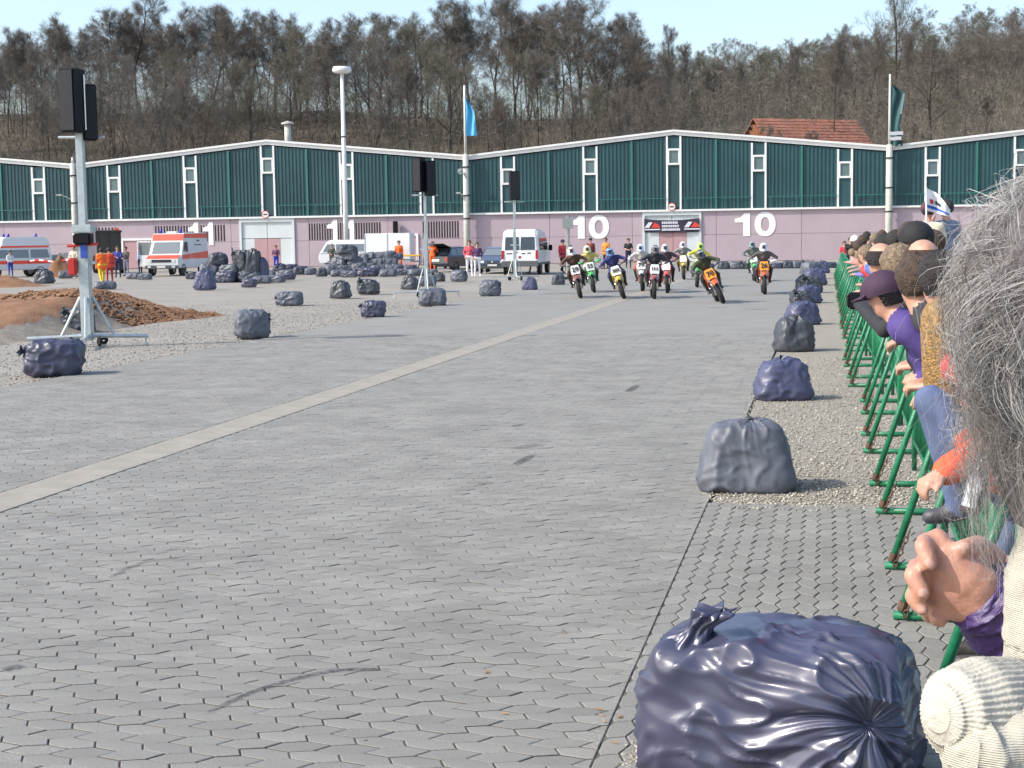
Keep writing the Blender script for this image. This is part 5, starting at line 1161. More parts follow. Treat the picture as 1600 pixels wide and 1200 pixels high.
class Car:
    def __init__(s, name, label, cat, loc, yaw, profile, hw, hwt, belt, m, bevel=.06, group=None):
        s.o = thing(name, label, cat, loc, yaw, group); s.hw, s.hwt, s.belt, s.zt = hw, hwt, belt, max(p[1] for p in profile)
        me = shell(profile, hw, hwt, belt, bevel); me.materials.append(m); s.body = mesh_obj('body', me, s.o); s.m = m
    def w(s, z): return s.hw if z <= s.belt else s.hw + (s.hwt - s.hw) * (z - s.belt) / (s.zt - s.belt)
    def side(s, name, poly, m, sides=(-1, 1), th=.012, parent=None):
        for sx in sides:
            n = len(poly); V = [(sx * (s.w(z) + .002), y, z) for y, z in poly] + [(sx * (s.w(z) + th), y, z) for y, z in poly]
            b = MB(); b.add(V, [tuple(range(n)), tuple(range(n, 2 * n))[::-1]] + [(i, (i + 1) % n, (i + 1) % n + n, i + n) for i in range(n)]); b.build(name, m, parent or s.o, fix=True)
    def end(s, name, p0, p1, x0, x1, m, off=.012, parent=None, taper=0.):
        """panel lying on the front or rear face from outline point p0 (low) to p1 (high)"""
        d = Vector((0, p1[0] - p0[0], p1[1] - p0[1])); nr = Vector((0, d.z, -d.y)).normalized()
        if (p0[0] + p1[0]) / 2 < 0: nr = -nr if nr.y > 0 else nr
        else: nr = nr if nr.y > 0 else -nr
        q = [Vector((x0, *p0)), Vector((x1, *p0)), Vector((x1 - taper, *p1)), Vector((x0 + taper, *p1))]; V = [a + nr * .002 for a in q] + [a + nr * off for a in q]
        b = MB(); b.add(V, [(0, 1, 2, 3), (7, 6, 5, 4), (0, 4, 5, 1), (1, 5, 6, 2), (2, 6, 7, 3), (3, 7, 4, 0)]); return b.build(name, m, parent or s.o, fix=True)
    def wheels(s, ys, r=.33, wd=.2, inset=.03):
        for y in ys:
            for sx in (-1, 1):
                T = Matrix.Translation((sx * (s.hw - wd / 2 + inset), y, r)) @ Matrix.Rotation(math.pi / 2, 4, 'Y'); w_ = thing_part('wheel', s.o)
                b = MB(); b.lathe([(r * .62, -wd / 2), (r * .93, -wd / 2), (r, -wd / 3), (r, wd / 3), (r * .93, wd / 2), (r * .62, wd / 2)], 24, T, 0, True); b.build('tyre', m_rubber, w_, True)
                b = MB(); b.lathe([(0, -wd * .3), (r * .63, -wd * .42), (r * .63, wd * .42), (0, wd * .3)], 20, T); b.build('rim', m_steel, w_)
                b = MB(); b.lathe([(0, 0), (r * 1.22, 0), (r * 1.22, .02), (0, .02)], 20, Matrix.Translation((sx * (s.hw - .012) - (.01), y, r)) @ Matrix.Rotation(math.pi / 2, 4, 'Y')); b.build('wheel_arch', m_dark, s.o)
m_amb = mat('ambulance_white', (.66, .68, .68), .35, coat=.2); m_day = mat('daylight_orange_red', (.85, .07, .03), .4, coat=.2); m_blue = mat('blue_beacon', (.02, .02, .3), .2)
m_van = mat('van_white', (.75, .76, .76), .35, coat=.3); m_bump = mat('grey_bumper', (.09, .095, .1), .6); m_navy = mat('dark_blue_car_paint', (.012, .018, .03), .2, coat=.6); m_slate = mat('slate_blue_car_paint', (.05, .06, .095), .22, coat=.6); m_lamp = mat('headlamp_glass', (.6, .62, .62), .12); m_tail = mat('tail_lamp', (.35, .015, .02), .2); m_plt = mat('number_plate_white', (.7, .7, .68), .5)
# ---- box ambulance facing the track
pr = [(-2.75, .45), (2.15, .45), (2.35, .62), (2.38, 1.0), (1.75, 1.22), (1.32, 2.05), (1.15, 2.5), (-2.75, 2.55)]
va = Vector((-.2, -1, 0)); A = Car('ambulance', 'white and orange red boxy ambulance with blue beacons and an open door', 'ambulance', G(264, 431) + Vector((.0, 2.2, 0)), math.pi - R_(9), pr, 1.03, .96, 1.2, m_amb, .07)
A.end('windscreen', (1.70, 1.30), (1.36, 1.98), -.86, .86, m_glass2, .02, None, .06); A.end('bonnet', (2.36, 1.02), (1.8, 1.215), -.98, .98, m_day); A.end('cab_roof_front', (1.31, 2.08), (1.17, 2.46), -.95, .95, m_day)
A.end('grille', (2.365, .80), (2.375, .96), -.72, .72, m_dark, .02); A.end('bumper', (2.32, .45), (2.36, .62), -1.0, 1.0, m_bump, .12); A.end('number_plate', (2.46, .48), (2.48, .6), -.26, .26, m_plt, .015)
for x in (-.82, .62): A.end('headlight', (2.367, .80), (2.377, .98), x, x + .2, m_lamp, .03)
for x in (-.86, .64): A.end('fog_lamp', (2.45, .48), (2.47, .6), x, x + .2, m_lamp, .02)
A.side('side_stripe', [(-2.72, .98), (1.7, .98), (1.7, 1.22), (-2.72, 1.42)], m_day); A.side('roof_stripe', [(-2.72, 2.22), (1.2, 2.22), (1.13, 2.46), (-2.72, 2.5)], m_day); A.side('cab_window', [(.72, 1.4), (1.45, 1.4), (1.2, 1.98), (.72, 1.98)], m_glass, th=.02); A.side('side_mark', [(-1.6, 1.78), (-.4, 1.78), (-.4, 1.83), (-1.6, 1.83)], m_dark); A.side('side_mark', [(-1.3, 2.02), (-.9, 2.02), (-.9, 2.1), (-1.3, 2.1)], m_dark)
A.wheels((1.5, -1.7), .36, .22, .0)
for x in (-.62, .62): b = MB(); b.lathe([(0, 2.78), (.07, 2.76), (.1, 2.6), (.1, 2.52), (.0, 2.5)][::-1], 12, Matrix.Translation((x, .75, 0))); b.build('beacon', m_blue, A.o, True)
b = MB(); b.box((0, .4, 2.57), (.7, .5, .12)); b.build('roof_hatch', m_amb, A.o, bevel=.04)
dr = thing_part('door', A.o); b = MB()
for (y0, y1, z0, z1) in ((0, .85, .55, 1.22), (0, .07, 1.22, 2.05), (.78, .85, 1.22, 2.05), (0, .85, 1.98, 2.07)): b.box((1.03 + (y0 + y1) / 2 * .95, 1.35 + (y0 + y1) / 2 * .25, (z0 + z1) / 2), (max((y1 - y0) * .95, .05), .06, z1 - z0))
b.build('door_panel', m_amb, dr, bevel=.012); b = MB(); b.box((1.03 + .42 * .95, 1.32 + .42 * .25, 1.08), (.78, .075, .26)); b.build('door_stripe', m_day, dr); b = MB(); b.box((1.03 + .42 * .95, 1.36 + .42 * .25, 1.6), (.66, .02, .74)); b.build('door_window', m_glass2, dr)
# ---- high-roof ambulance at the left edge
pr = [(-2.3, .4), (2.1, .4), (2.3, .6), (2.32, .95), (1.7, 1.15), (1.15, 1.75), (.95, 1.82), (.8, 2.35), (.6, 2.45), (-1.85, 2.45), (-2.1, 2.2), (-2.25, 1.2)]
B = Car('ambulance', 'white high-roofed ambulance with red stripes partly beyond the left edge of the lot', 'ambulance', G(14, 433) + Vector((-.3, 1.6, 0)), math.pi - R_(52), pr, .93, .78, 1.1, m_amb, .07)
B.end('windscreen', (1.66, 1.2), (1.2, 1.72), -.78, .78, m_glass2, .02, None, .05); B.end('bonnet', (2.31, .97), (1.75, 1.14), -.88, .88, m_day); B.end('bumper', (2.25, .4), (2.29, .6), -.9, .9, m_bump, .1)
B.side('side_stripe', [(-2.25, .78), (2.2, .78), (2.2, .98), (-2.22, .98)], m_day); B.side('roof_stripe', [(-2.05, 1.78), (1.0, 1.78), (.95, 1.9), (-2.08, 1.9)], m_day)
B.side('window', [(.55, 1.15), (1.45, 1.15), (1.08, 1.66), (.55, 1.66)], m_glass2, th=.02); B.side('window', [(-.75, 1.15), (.42, 1.15), (.42, 1.66), (-.75, 1.66)], m_glass2, th=.02); B.side('window', [(-2.08, 1.15), (-.87, 1.15), (-.87, 1.66), (-1.95, 1.66)], m_glass2, th=.02); B.wheels((1.4, -1.45), .33, .2, .0)
for x, y in ((-.4, .3), (.4, .3), (0, -1.6)): b = MB(); b.lathe([(0, 2.66), (.06, 2.64), (.09, 2.5), (.09, 2.42), (.0, 2.4)][::-1], 12, Matrix.Translation((x, y, 0))); b.build('beacon', m_blue, B.o, True)
# ---- white high van seen from behind
pr = [(-2.55, .5), (2.2, .5), (2.4, .75), (2.35, 1.05), (1.7, 1.3), (.95, 2.15), (.7, 2.35), (-2.2, 2.38), (-2.42, 2.2), (-2.55, 1.1)]
D = Car('van', 'white high-roofed van with dark rear windows parked before hall 10', 'van', G(820, 429) + Vector((.15, 2.55, 0)), -R_(9), pr, 1.0, .88, 1.15, m_van, .09)
D.end('rear_window', (-2.53, 1.30), (-2.45, 1.98), -.80, -.03, m_glass, .02, None, .03); D.end('rear_window', (-2.53, 1.30), (-2.45, 1.98), .03, .80, m_glass, .02, None, .03); D.end('rear_bumper', (-2.56, .42), (-2.56, .66), -.99, .99, m_bump, .14); D.end('step', (-2.6, .66), (-2.6, .72), -.95, .95, m_bump, .1)
for x in (-.98, .84): D.end('tail_light', (-2.552, .82), (-2.54, 1.28), x, x + .14, m_tail, .03)
for x0, x1, z in ((-.72, -.4, 1.08), (-.25, -.1, 1.15), (.1, .3, 1.08), (.4, .6, 1.1)): D.end('lettering', (-2.552, z), (-2.548, z + .06), x0, x1, m_dark, .006)
D.end('red_mark', (-2.556, .86), (-2.553, .98), -.08, .06, m_tail, .006)
D.side('window', [(-2.0, 1.28), (-.9, 1.28), (-.9, 1.9), (-1.9, 1.9)], m_glass, th=.02); D.side('window', [(-.75, 1.28), (.3, 1.28), (.3, 1.9), (-.75, 1.9)], m_glass, th=.02); D.side('window', [(.45, 1.28), (1.55, 1.28), (1.0, 1.92), (.45, 1.92)], m_glass, th=.02); D.wheels((1.5, -1.5), .34, .2, .0); D.side('sill', [(-2.5, .5), (2.1, .5), (2.1, .62), (-2.5, .62)], m_bump)
for sx in (-1, 1): b = MB(); b.box((sx * 1.14, 1.25, 1.38), (.2, .1, .3)); b.tube([(sx * .98, 1.25, 1.3), (sx * 1.1, 1.25, 1.3)], .02, 6); b.build('mirror', m_black, D.o, bevel=.02)
# ---- low white van behind the lamp mast, side on
pr = [(-2.2, .38), (2.05, .38), (2.2, .6), (2.18, 1.0), (1.85, 1.5), (1.62, 1.88), (1.4, 1.96), (-2.05, 1.96), (-2.22, 1.4)]
E_ = Car('van', 'low white minibus side-on behind the lamp mast sacks', 'van', G(548, 421) + Vector((0, 1.6, 0)), R_(88), pr, .92, .80, 1.1, m_van, .08)
for a, c in ((-1.95, -1.0), (-.88, .1), (.22, 1.0)): E_.side('window', [(a, 1.18), (c, 1.18), (c, 1.68), (a, 1.68)], m_glass2, th=.02)
E_.side('window', [(1.1, 1.18), (1.88, 1.18), (1.6, 1.68), (1.1, 1.68)], m_glass2, th=.02); E_.wheels((1.4, -1.3), .31, .18, .0); E_.side('seam', [(-2.15, 1.08), (2.1, 1.08), (2.1, 1.1), (-2.15, 1.1)], m_bump)
# ---- box trailer
tr = thing('box_trailer', 'plain white box trailer standing behind the heaped sacks', 'trailer', G(606, 421) + Vector((.1, .9, 0)), R_(-8)); b = MB(); b.box((0, 0, 1.5), (3.0, 1.6, 1.7)); b.build('box', m_van, tr, bevel=.02)
for x in (-1.5, 0, 1.5): b = MB(); b.box((x * .995, -.81, 1.5), (.04, .03, 1.68)); b.build('corner_strip', m_steel, tr)
b = MB(); b.box((0, 0, .55), (3.0, 1.5, .16)); b.tube([(1.5, 0, .5), (2.6, 0, .5)], .05, 6); b.build('chassis', m_steel, tr)
for sy in (-1, 1):
    T = Matrix.Translation((0, sy * .78, .32)) @ Matrix.Rotation(math.pi / 2, 4, 'X'); b = MB(); b.lathe([(.0, -.08), (.3, -.08), (.32, 0), (.3, .08), (0, .08)], 20, T); b.build('wheel', m_rubber, tr)
# ---- cars
def car(label, loc, yaw, m, open_gate=False, estate=True, group=None):
    pr = [(-2.1, .3), (2.05, .3), (2.15, .5), (2.1, .72), (1.15, .95), (.35, 1.38), (-.1, 1.45), (-1.45 if estate else -.9, 1.42), (-1.95 if estate else -1.6, 1.0), (-2.15, .9), (-2.18, .5)]
    K = Car('car', label, 'car', loc, yaw, pr, .86, .62, .88, m, .06, group); K.end('windscreen', (1.08, .98), (.42, 1.34), -.66, .66, m_glass2, .012, None, .08); K.end('rear_window', (-1.9 if estate else -1.55, 1.04), (-1.5 if estate else -.95, 1.39), -.62, .62, m_glass, .012, None, .06)
    K.side('window', [(.0, .95), (.95, .95), (.32, 1.32), (.0, 1.36)], m_glass2, th=.014); K.side('window', [(-.95, .95), (-.08, .95), (-.08, 1.36), (-.95, 1.36)], m_glass2, th=.014)
    if estate: K.side('window', [(-1.75, .98), (-1.03, .95), (-1.03, 1.35), (-1.45, 1.34)], m_glass2, th=.014)
    K.wheels((1.3, -1.25), .31, .18, .0)
    for x in (-.80, .46): K.end('headlight', (2.13, .58), (2.105, .70), x, x + .34, m_lamp, .02)
    for x in (-.82, .64): K.end('tail_light', (-2.17, .62), (-2.155, .86), x, x + .18, m_tail, .02)
    K.end('number_plate', (2.14, .40), (2.15, .50), -.26, .26, m_plt, .02); K.end('bumper', (2.08, .28), (2.13, .42), -.84, .84, m_bump, .06); K.end('grille', (2.145, .54), (2.12, .66), -.32, .32, m_dark, .012); K.end('badge', (2.13, .6), (2.12, .68), -.05, .05, m_chrome, .03)
    K.end('rear_plate', (-2.175, .62), (-2.16, .74), -.26, .26, m_plt, .02)
    for sx in (-1, 1): b = MB(); b.box((sx * .95, .72, .98), (.16, .1, .12)); b.build('mirror', m, K.o, bevel=.02)
    if open_gate: b = MB(); b.box((0, 0, 0), (1.2, 1.0, .05), 0, Matrix.Translation((0, -1.85, 1.55)) @ Matrix.Rotation(-.25, 4, 'X')); b.build('tailgate', m, K.o, bevel=.01)
    return K
car('dark navy estate car with open tailgate beside the orange-suited paramedic', G(691, 427) + Vector((.55, 5.4, 0)), -R_(30), m_navy, True)
car('slate blue car facing the track beside the white van', G(775, 427) + Vector((.1, 1.9, 0)), math.pi - R_(8), m_slate)
car('grey car half hidden behind the navy estate', G(716, 421) + Vector((.0, 3.0, 0)), math.pi + R_(10), mat('grey_car_paint', (.2, .22, .23), .3, coat=.5))
# ---- wheel loader behind the mast
wl = thing('wheel_loader', 'dark-cabbed yellow wheel loader behind the first speaker mast', 'loader', G(160, 427) + Vector((0, 2.0, 0)), R_(12)); m_yel = mat('faded_yellow_paint', (.45, .33, .16), .5, var=.15)
for x, y, dx, dy in ((-.72, -.7, .1, .1), (.72, -.7, .1, .1), (-.72, .6, .1, .1), (.72, .6, .1, .1), (.0, -.72, .07, .06)): b = MB(); b.box((x, y, 2.0), (dx, dy, 1.4)); b.build('cab_post', m_dark, wl)
b = MB(); b.box((0, -.05, 2.76), (1.7, 1.6, .14)); b.build('cab_roof', m_dark, wl, bevel=.03); b = MB(); b.box((0, -.05, 2.02), (1.36, 1.2, 1.36)); b.build('cab_glass', m_glass, wl); b = MB(); b.box((0, -.1, .98), (1.7, 2.4, .7)); b.box((0, -1.5, .9), (1.2, .8, .5)); b.build('chassis', m_yel, wl, bevel=.05); b = MB(); b.box((0, -1.32, 1.2), (1.6, .06, .16)); b.build('stripe', m_van, wl)
b = MB(); b.box((.55, -.6, 2.9), (.34, .2, .14)); b.build('work_lamp', m_orange, wl)
for x in (-.85, .85):
    for y in (-.95, 1.0): T = Matrix.Translation((x, y, .6)) @ Matrix.Rotation(math.pi / 2, 4, 'Y'); b = MB(); b.lathe([(.25, -.2), (.52, -.2), (.6, -.12), (.6, .12), (.52, .2), (.25, .2)], 22, T, 0, True); b.lathe([(0, -.1), (.26, -.12), (.26, .12), (0, .1)], 16, T, 0); b.build('wheel', m_rubber, wl)
b = MB(); b.box((0, -2.3, .55), (1.9, .7, .7)); b.build('bucket', m_dark, wl, bevel=.04)
# ---- stretcher, sign post, barrier tape, rubble
sc = thing('stretcher', 'yellow ambulance stretcher on folding legs beside the orange-suited paramedic', 'stretcher', G(640, 422), R_(-10)); m_yl = mat('yellow_mattress', (.75, .45, .03), .5); b = MB(); b.box((0, 0, .92), (1.5, .55, .1)); b.build('mattress', m_yl, sc, bevel=.03)
for x in (-.6, .6):
    for y in (-.22, .22): b = MB(); b.tube([(x, y, .88), (x * .85, y, .1)], .02, 6); b.build('leg', m_dark, sc)
for x in (-.51, .51):
    for y in (-.22, .22): b = MB(); b.lathe([(0, -.02), (.09, -.02), (.09, .02), (0, .02)], 12, Matrix.Translation((x, y, .09)) @ Matrix.Rotation(math.pi / 2, 4, 'X')); b.build('wheel', m_rubber, sc)
sg = thing('sign_post', 'grey sign board seen from behind on a steel post by the riders', 'sign', G(888, 436), 0); b = MB(); b.tube([(0, 0, 0), (0, 0, 2.9)], .09, 8); b.build('post', m_conc, sg); b = MB(); b.box((0, -.1, 2.6), (.5, .04, .5)); b.build('board', mat('sign_back', (.40, .42, .38), .6), sg, bevel=.01); b = MB(); b.box((0, 0, .05), (.5, .4, .12)); b.build('base', m_dark, sg)
tp = MB(); pts = [G(48 + 7 * i, 432, 0) + Vector((0, 0, .92 + .05 * math.sin(i * .9))) for i in range(10)]
for i in range(9):
    a, c = pts[i], pts[i + 1]; tp.add([a, c, c + Z3 * .09, a + Z3 * .09, a + Vector((0, .006, 0)), c + Vector((0, .006, 0)), c + Vector((0, .006, .09)), a + Vector((0, .006, .09))], [(0, 1, 2, 3), (7, 6, 5, 4), (3, 2, 6, 7), (0, 4, 5, 1)], i % 2)
tag(tp.build('barrier_tape', [m_van, m_red]), 'red and white barrier tape stretched before the pink wall', 'tape')
rb = random.Random(2)
for i in range(5):
    b = MB(); n = 7; c = G(92 + rb.uniform(-6, 8), 430) ; V = [(rb.uniform(.25, .4) * math.cos(6.28 * k / n), rb.uniform(.25, .4) * math.sin(6.28 * k / n), z) for z in (0, .32) for k in range(n)]; b.add(V, [tuple(range(n))[::-1], tuple(range(n, 2 * n))] + [(k, (k + 1) % n, n + (k + 1) % n, n + k) for k in range(n)])
    o = b.build('concrete_lump', m_conc, None, bevel=.04); o.location = (c.x, c.y, .62 + .12 * i); tag(o, 'pale broken concrete lump on top of the small earth heap', 'rubble', 'concrete lumps on the earth heap')
# ================================================================ SPECTATORS
T_RAIL = T_FOOT + .36
def st_of(p): return p.dot(SD), p.dot(SN)
def spectator(label, u, v, Y, top, legs=JEAN, hair='brown', hat=None, style='short', face=(-.35, .94), arms='rail', r=1., voxel=.022, group=None, hands=True, bulk=1., top2=None, out=0., stepz=0., lookdown=0., fwd=0.):
    """head centre at pixel (u,v), depth Y; leans over the barrier rail"""
    hc_ = P(u, v, Y); s, t = st_of(hc_); f = (SD * face[1] + SN * face[0]).normalized(); f = (f - Z3 * lookdown).normalized(); up = (Z3 - f * Z3.dot(f)).normalized(); body_f = -SN
    t_p = max(T_RAIL + .26, t + .02) + out; zp = min(.97 * r + stepz, hc_.z - .62); pel = ST(s - .02, t_p, zp); feet = ST(s, t_p + .05, stepz)
    o = thing('person', label, 'person', feet, 0, group); q = lambda p: p - feet; axis = (hc_ - pel); nk = hc_ - up * (.13 * r) - f * .02; ax = (nk - pel).normalized(); L = (nk - pel).length; side = SD
    ch = pel + ax * (L * .62); sh = pel + ax * (L * .9); wst = pel + ax * (L * .28); k = bulk * r; t2 = 'top2' if top2 else 'top'
    caps = [(q(pel - side * .07), q(pel + side * .07), .125 * k, .125 * k, 'legs'), (q(wst - side * .05), q(wst + side * .05), .12 * k, .12 * k, 'top'), (q(ch - side * .085), q(ch + side * .085), .125 * k, .125 * k, t2), (q(wst), q(ch), .135 * k, .14 * k, 'top'), (q(sh - side * .15 * k), q(sh + side * .15 * k), .078 * k, .078 * k, t2), (q(sh), q(nk + up * .03), .066 * r, .056 * r, 'skin')]
    for sd in (-1, 1):
        S0 = sh + side * (sd * .19 * k) - ax * .02
        if arms == 'rail': el = ST(S0.dot(SD) + sd * .06, T_RAIL + .04, RAIL + .06 + stepz * .0); wr = ST(S0.dot(SD) - sd * .08, T_RAIL - .20, RAIL + .09)
        elif arms == 'cam': el = S0 + Vector((0, 0, -.20)) - SN * .16 + side * .02; wr = P(1341 + (7 if sd > 0 else 0), 466 + (9 if sd < 0 else -4), Y + .9 + .05 * sd)
        elif arms == 'out': el = S0 + Vector((0, 0, -.22)) - SN * .1; wr = ST(S0.dot(SD) + .05, T_RAIL - .32, RAIL + .12)
        else: el = S0 + Vector((0, 0, -.27)) + side * (sd * .06); wr = el + Vector((0, 0, -.05)) - SN * .25
        if (el - S0).length > .36 * r: el = S0 + (el - S0).normalized() * .36 * r
        if arms != 'cam' and (wr - el).length > .3 * r: wr = el + (wr - el).normalized() * .3 * r
        caps += [(q(S0), q(el), .065 * k, .05 * k, t2), (q(el), q(wr), .05 * k, .038 * k, t2)]; dd = (wr - el).normalized()
        caps += hand_caps(q(wr + dd * .015), dd, sd, Vector((0, 0, -1)), .95 * r, .6)
        hp = pel + side * (sd * .1) - Z3 * .04; kn = ST((pel + side * sd * .12).dot(SD), t_p - .02, (zp + stepz) * .52); an = ST((pel + side * sd * .12).dot(SD), t_p + .05 - fwd, stepz + .09)
        caps += [(q(hp), q(kn), .09 * k, .065 * k, 'legs'), (q(kn), q(an), .062 * k, .048 * k, 'legs'), (q(an - Z3 * .045 + SN * .03), q(an - Z3 * .05 - SN * .15), .042, .036, 'shoe')]
    hcps, pt = head_caps(q(hc_), f, up, r); M_ = dict(SKM); M_.update(top=cloth(top), legs=cloth(legs), shoe=cloth((.05, .045, .04), .5))
    if top2: M_['top2'] = cloth(top2)
    figure('body', caps + hcps, M_, voxel, o, 2, pt)
    if hat: cap_hat(o, q(hc_), f, up, cloth(hat), r * 1.03)
    if hair: hair_cap(o, q(hc_), f, up, m_hairs[hair], r * (.95 if hat else 1), style, u)
    return o
SP = [  # label, u, v, Y, kwargs   (near to far)
    ('spectator with long blond hair and a red sleeve leaning on the barrier', 1473, 510, 7.0, dict(fwd=.30, top=(.5, .05, .04), hair='blond', style='long', r=.98, voxel=.016)),
    ('spectator with dark grey hair and green jacket beside the blond one', 1468, 438, 7.6, dict(top=(.05, .09, .08), hair='dark', r=1.1)),
    ('man with short brown hair and black collar leaning over the barrier', 1432, 440, 8.3, dict(top=(.03, .03, .035), hair='brown', r=1.12)),
    ('young man in dark purple cap and purple black jacket bending over the barrier', 1382, 462, 8.8, dict(top=(.025, .02, .05), top2=(.065, .042, .19), hair='dark', hat=(.045, .02, .045), r=1.02, face=(-.9, .4), arms='rail', bulk=1.25, lookdown=.25)),
    ('man in black leather jacket holding a black video camera over the rail', 1402, 416, 10.2, dict(top=(.02, .02, .022), hair='fair', r=1.12, arms='cam')),
    ('balding man with pink crown and brown hair between the crowd heads', 1441, 408, 9.6, dict(top=(.06, .05, .05), hair='brown', style='bald', r=1.1)),
    ('bald man with dark beard leaning over the green barrier', 1374, 406, 11.8, dict(top=(.06, .06, .065), hair='dark', style='bald', r=1.05, face=(-.7, .7))),
    ('man in black cap with navy jacket in the standing crowd', 1432, 379, 11.5, dict(top=(.03, .035, .09), hair='brown', hat=(.012, .012, .014), r=1.12, out=.35, arms='down')),
    ('man with brown hair and glasses behind the black cap', 1420, 370, 14.5, dict(top=(.16, .12, .1), hair='brown', out=.4, arms='down', r=1.05)),
    ('spectator with orange collar behind the black cap', 1456, 384, 13.0, dict(top=(.75, .12, .02), hair='brown', out=.7, arms='down')),
    ('dark-haired spectator with dark brown jacket in mid crowd', 1397, 378, 18, dict(top=(.06, .04, .03), hair='dark', out=.3, arms='down')),
    ('spectator with dark tousled hair behind the bald man', 1380, 383, 20, dict(top=(.05, .04, .035), hair='dark', r=1.1, out=.1)),
    ('spectator holding white papers with a blue sleeve over the rail', 1352, 398, 21, dict(top=(.08, .15, .45), hair='fair', face=(-.8, .5))),
    ('spectator with red sleeve resting on the far rail', 1345, 404, 24, dict(top=(.55, .05, .05), hair='fair', face=(-.8, .5))),
    ('spectator in lilac top far along the barrier', 1340, 386, 30, dict(top=(.2, .16, .5), hair='brown')),
    ('spectator in white cap far along the barrier', 1336, 377, 36, dict(top=(.25, .2, .2), hair='dark', hat=(.6, .6, .6))),
    ('spectator with brown hair in grey top at the far barrier', 1347, 377, 33, dict(top=(.2, .18, .18), hair='brown', out=.2)),
    ('tall spectator in dark coat far in the crowd', 1354, 370, 38, dict(top=(.05, .05, .06), hair='dark', out=.9, arms='down')),
    ('spectator in white shirt far in the crowd', 1366, 374, 34, dict(top=(.55, .55, .55), hair='fair', out=.6, arms='down')),
    ('spectator with dark red jacket far in the crowd', 1378, 369, 34, dict(top=(.25, .05, .05), hair='brown', out=1.2, arms='down')),
    ('spectator with reddish hair close to the concrete flagpole', 1399, 371, 26, dict(top=(.08, .05, .05), hair='brown', out=.9, arms='down')),
    ('spectator in pink top at the far rail', 1331, 396, 42, dict(top=(.5, .25, .25), hair='fair'))]
for lab, u, v, Y, kw in SP: spectator(lab, u, v, Y, **kw)
person('child in red jacket and jeans standing past the barrier end', G(1319, 428), TOC, H=1.55, top=(.6, .04, .06), legs=JEAN, arms='front', hair='brown'); person('woman with dark hair and black jacket beside the red-jacketed child', G(1328, 429), TOC, H=1.72, top=BLK, legs=NAVY, arms='front', hair='dark')
# man standing higher in cream jacket and cap, seen from behind, plus flag waver
pc = P(1450, 345, 24.0); stand = MB(); stand.box((0, 0, .3), (1.9, 1.0, .6)); stp = stand.build('spectator_step', m_conc, None, bevel=.02); stp.location = (pc.x + .35, pc.y + .05, 0); tag(stp, 'concrete step behind the crowd on which the cream-jacketed man stands', 'step')
person('man in cream jacket and dark cap standing on a step above the crowd', (pc.x, pc.y, .6), -.3, H=1.83, top=(.6, .55, .42), legs=(.08, .08, .05), arms='front', hair='dark', hat=(.10, .03, .04))
pw = P(1482, 336, 24.0); person('dark-haired spectator in blue grey jacket holding up the white flag', (pw.x, pw.y + .1, .6), .4, H=1.86, top=(.16, .2, .28), legs=JEAN, arms='up', hair='dark')
FY = 23.6; fl = thing('hand_flag', 'white flag with blue stripe and red emblem held up in the crowd', 'flag', (0, 0, 0)); b = MB(); b.tube([P(1447, 292, FY), P(1447.5, 350, FY), P(1470, 392, FY + .1)], .014, 6); b.build('stick', m_van, fl)
def fpx(q, w_):  # q along, w_ across (0 top .. 1 bottom)
    u = 1448 + q * 37; vt_ = np.interp(u, [1448, 1463, 1475, 1485], [294, 301, 314, 328]); vb_ = 329 + q * 10; return P(u, vt_ + (vb_ - vt_) * w_, FY + .12 * math.sin(q * 6))
def fpatch(name, m, q0, q1, w0, w1, off):
    b = MB(); n = 10; V = []
    for i in range(n + 1):
        for k in range(5): V.append(fpx(q0 + (q1 - q0) * i / n, w0 + (w1 - w0) * k / 4) + Vector((0, -off, 0)))
    b.add(V, [(i * 5 + k, i * 5 + k + 1, i * 5 + k + 6, i * 5 + k + 5) for i in range(n) for k in range(4)]); b.build(name, m, fl, True)
fpatch('cloth', m_van, 0, 1, 0, 1, 0); fpatch('stripe', mat('flag_blue', (.03, .12, .5), .7), .0, .95, .72, .86, .006); fpatch('emblem', mat('flag_red', (.5, .05, .04), .7), .13, .28, .42, .62, .006); fpatch('lettering', mat('flag_navy', (.03, .06, .1), .7), .33, .6, .42, .6, .006)
# video camera in the outstretched hands
vc = P(1336, 470, 11.1); vo = thing('video_camera', 'small black video camera held out over the barrier rail', 'camera', vc, -SA); b = MB(); b.box((0, .03, 0), (.10, .16, .12)); b.build('case', m_black, vo, bevel=.012); b = MB(); b.lathe([(0, 0), (.03, 0), (.034, .05), (.0, .05)], 12, Matrix.Translation((0, .11, .015)) @ Matrix.Rotation(-math.pi / 2, 4, 'X')); b.build('lens', m_dark, vo, True); b = MB(); b.box((-.055, 0, .0), (.012, .1, .08)); b.build('screen', m_dark, vo)
# ---- seated child in jeans on the rail with orange jacket, hand held out
def poly_person(label, caps, mats, voxel, loc, smooth=2, paint=()):
    o = thing('person', label, 'person', loc); L = Vector(loc); cc = [(Vector(a) - L, Vector(b_) - L, r0, r1, lb) for a, b_, r0, r1, lb in caps]; figure('body', cc, mats, voxel, o, smooth, [(Vector(p) - L, r, l) for p, r, l in paint]); return o
Yc = 5.9; M_ = dict(SKM); M_.update(top=cloth((.85, .10, .03)), legs=cloth((.085, .12, .22)), shoe=cloth((.06, .06, .07), .5))
hd = P(1560, 610, Yc); shl = P(1560, 690, Yc); kn = P(1455, 628, Yc + .5); pel = P(1560, 735, Yc + .25); wr = P(1482, 735, Yc - .25); el = P(1545, 700, Yc - .2); an2 = P(1500, 790, Yc + .45); an1 = P(1545, 900, Yc + .3); kn1 = P(1590, 800, Yc + .3)
hcps, pt = head_caps(hd, -SN, Z3, .95)
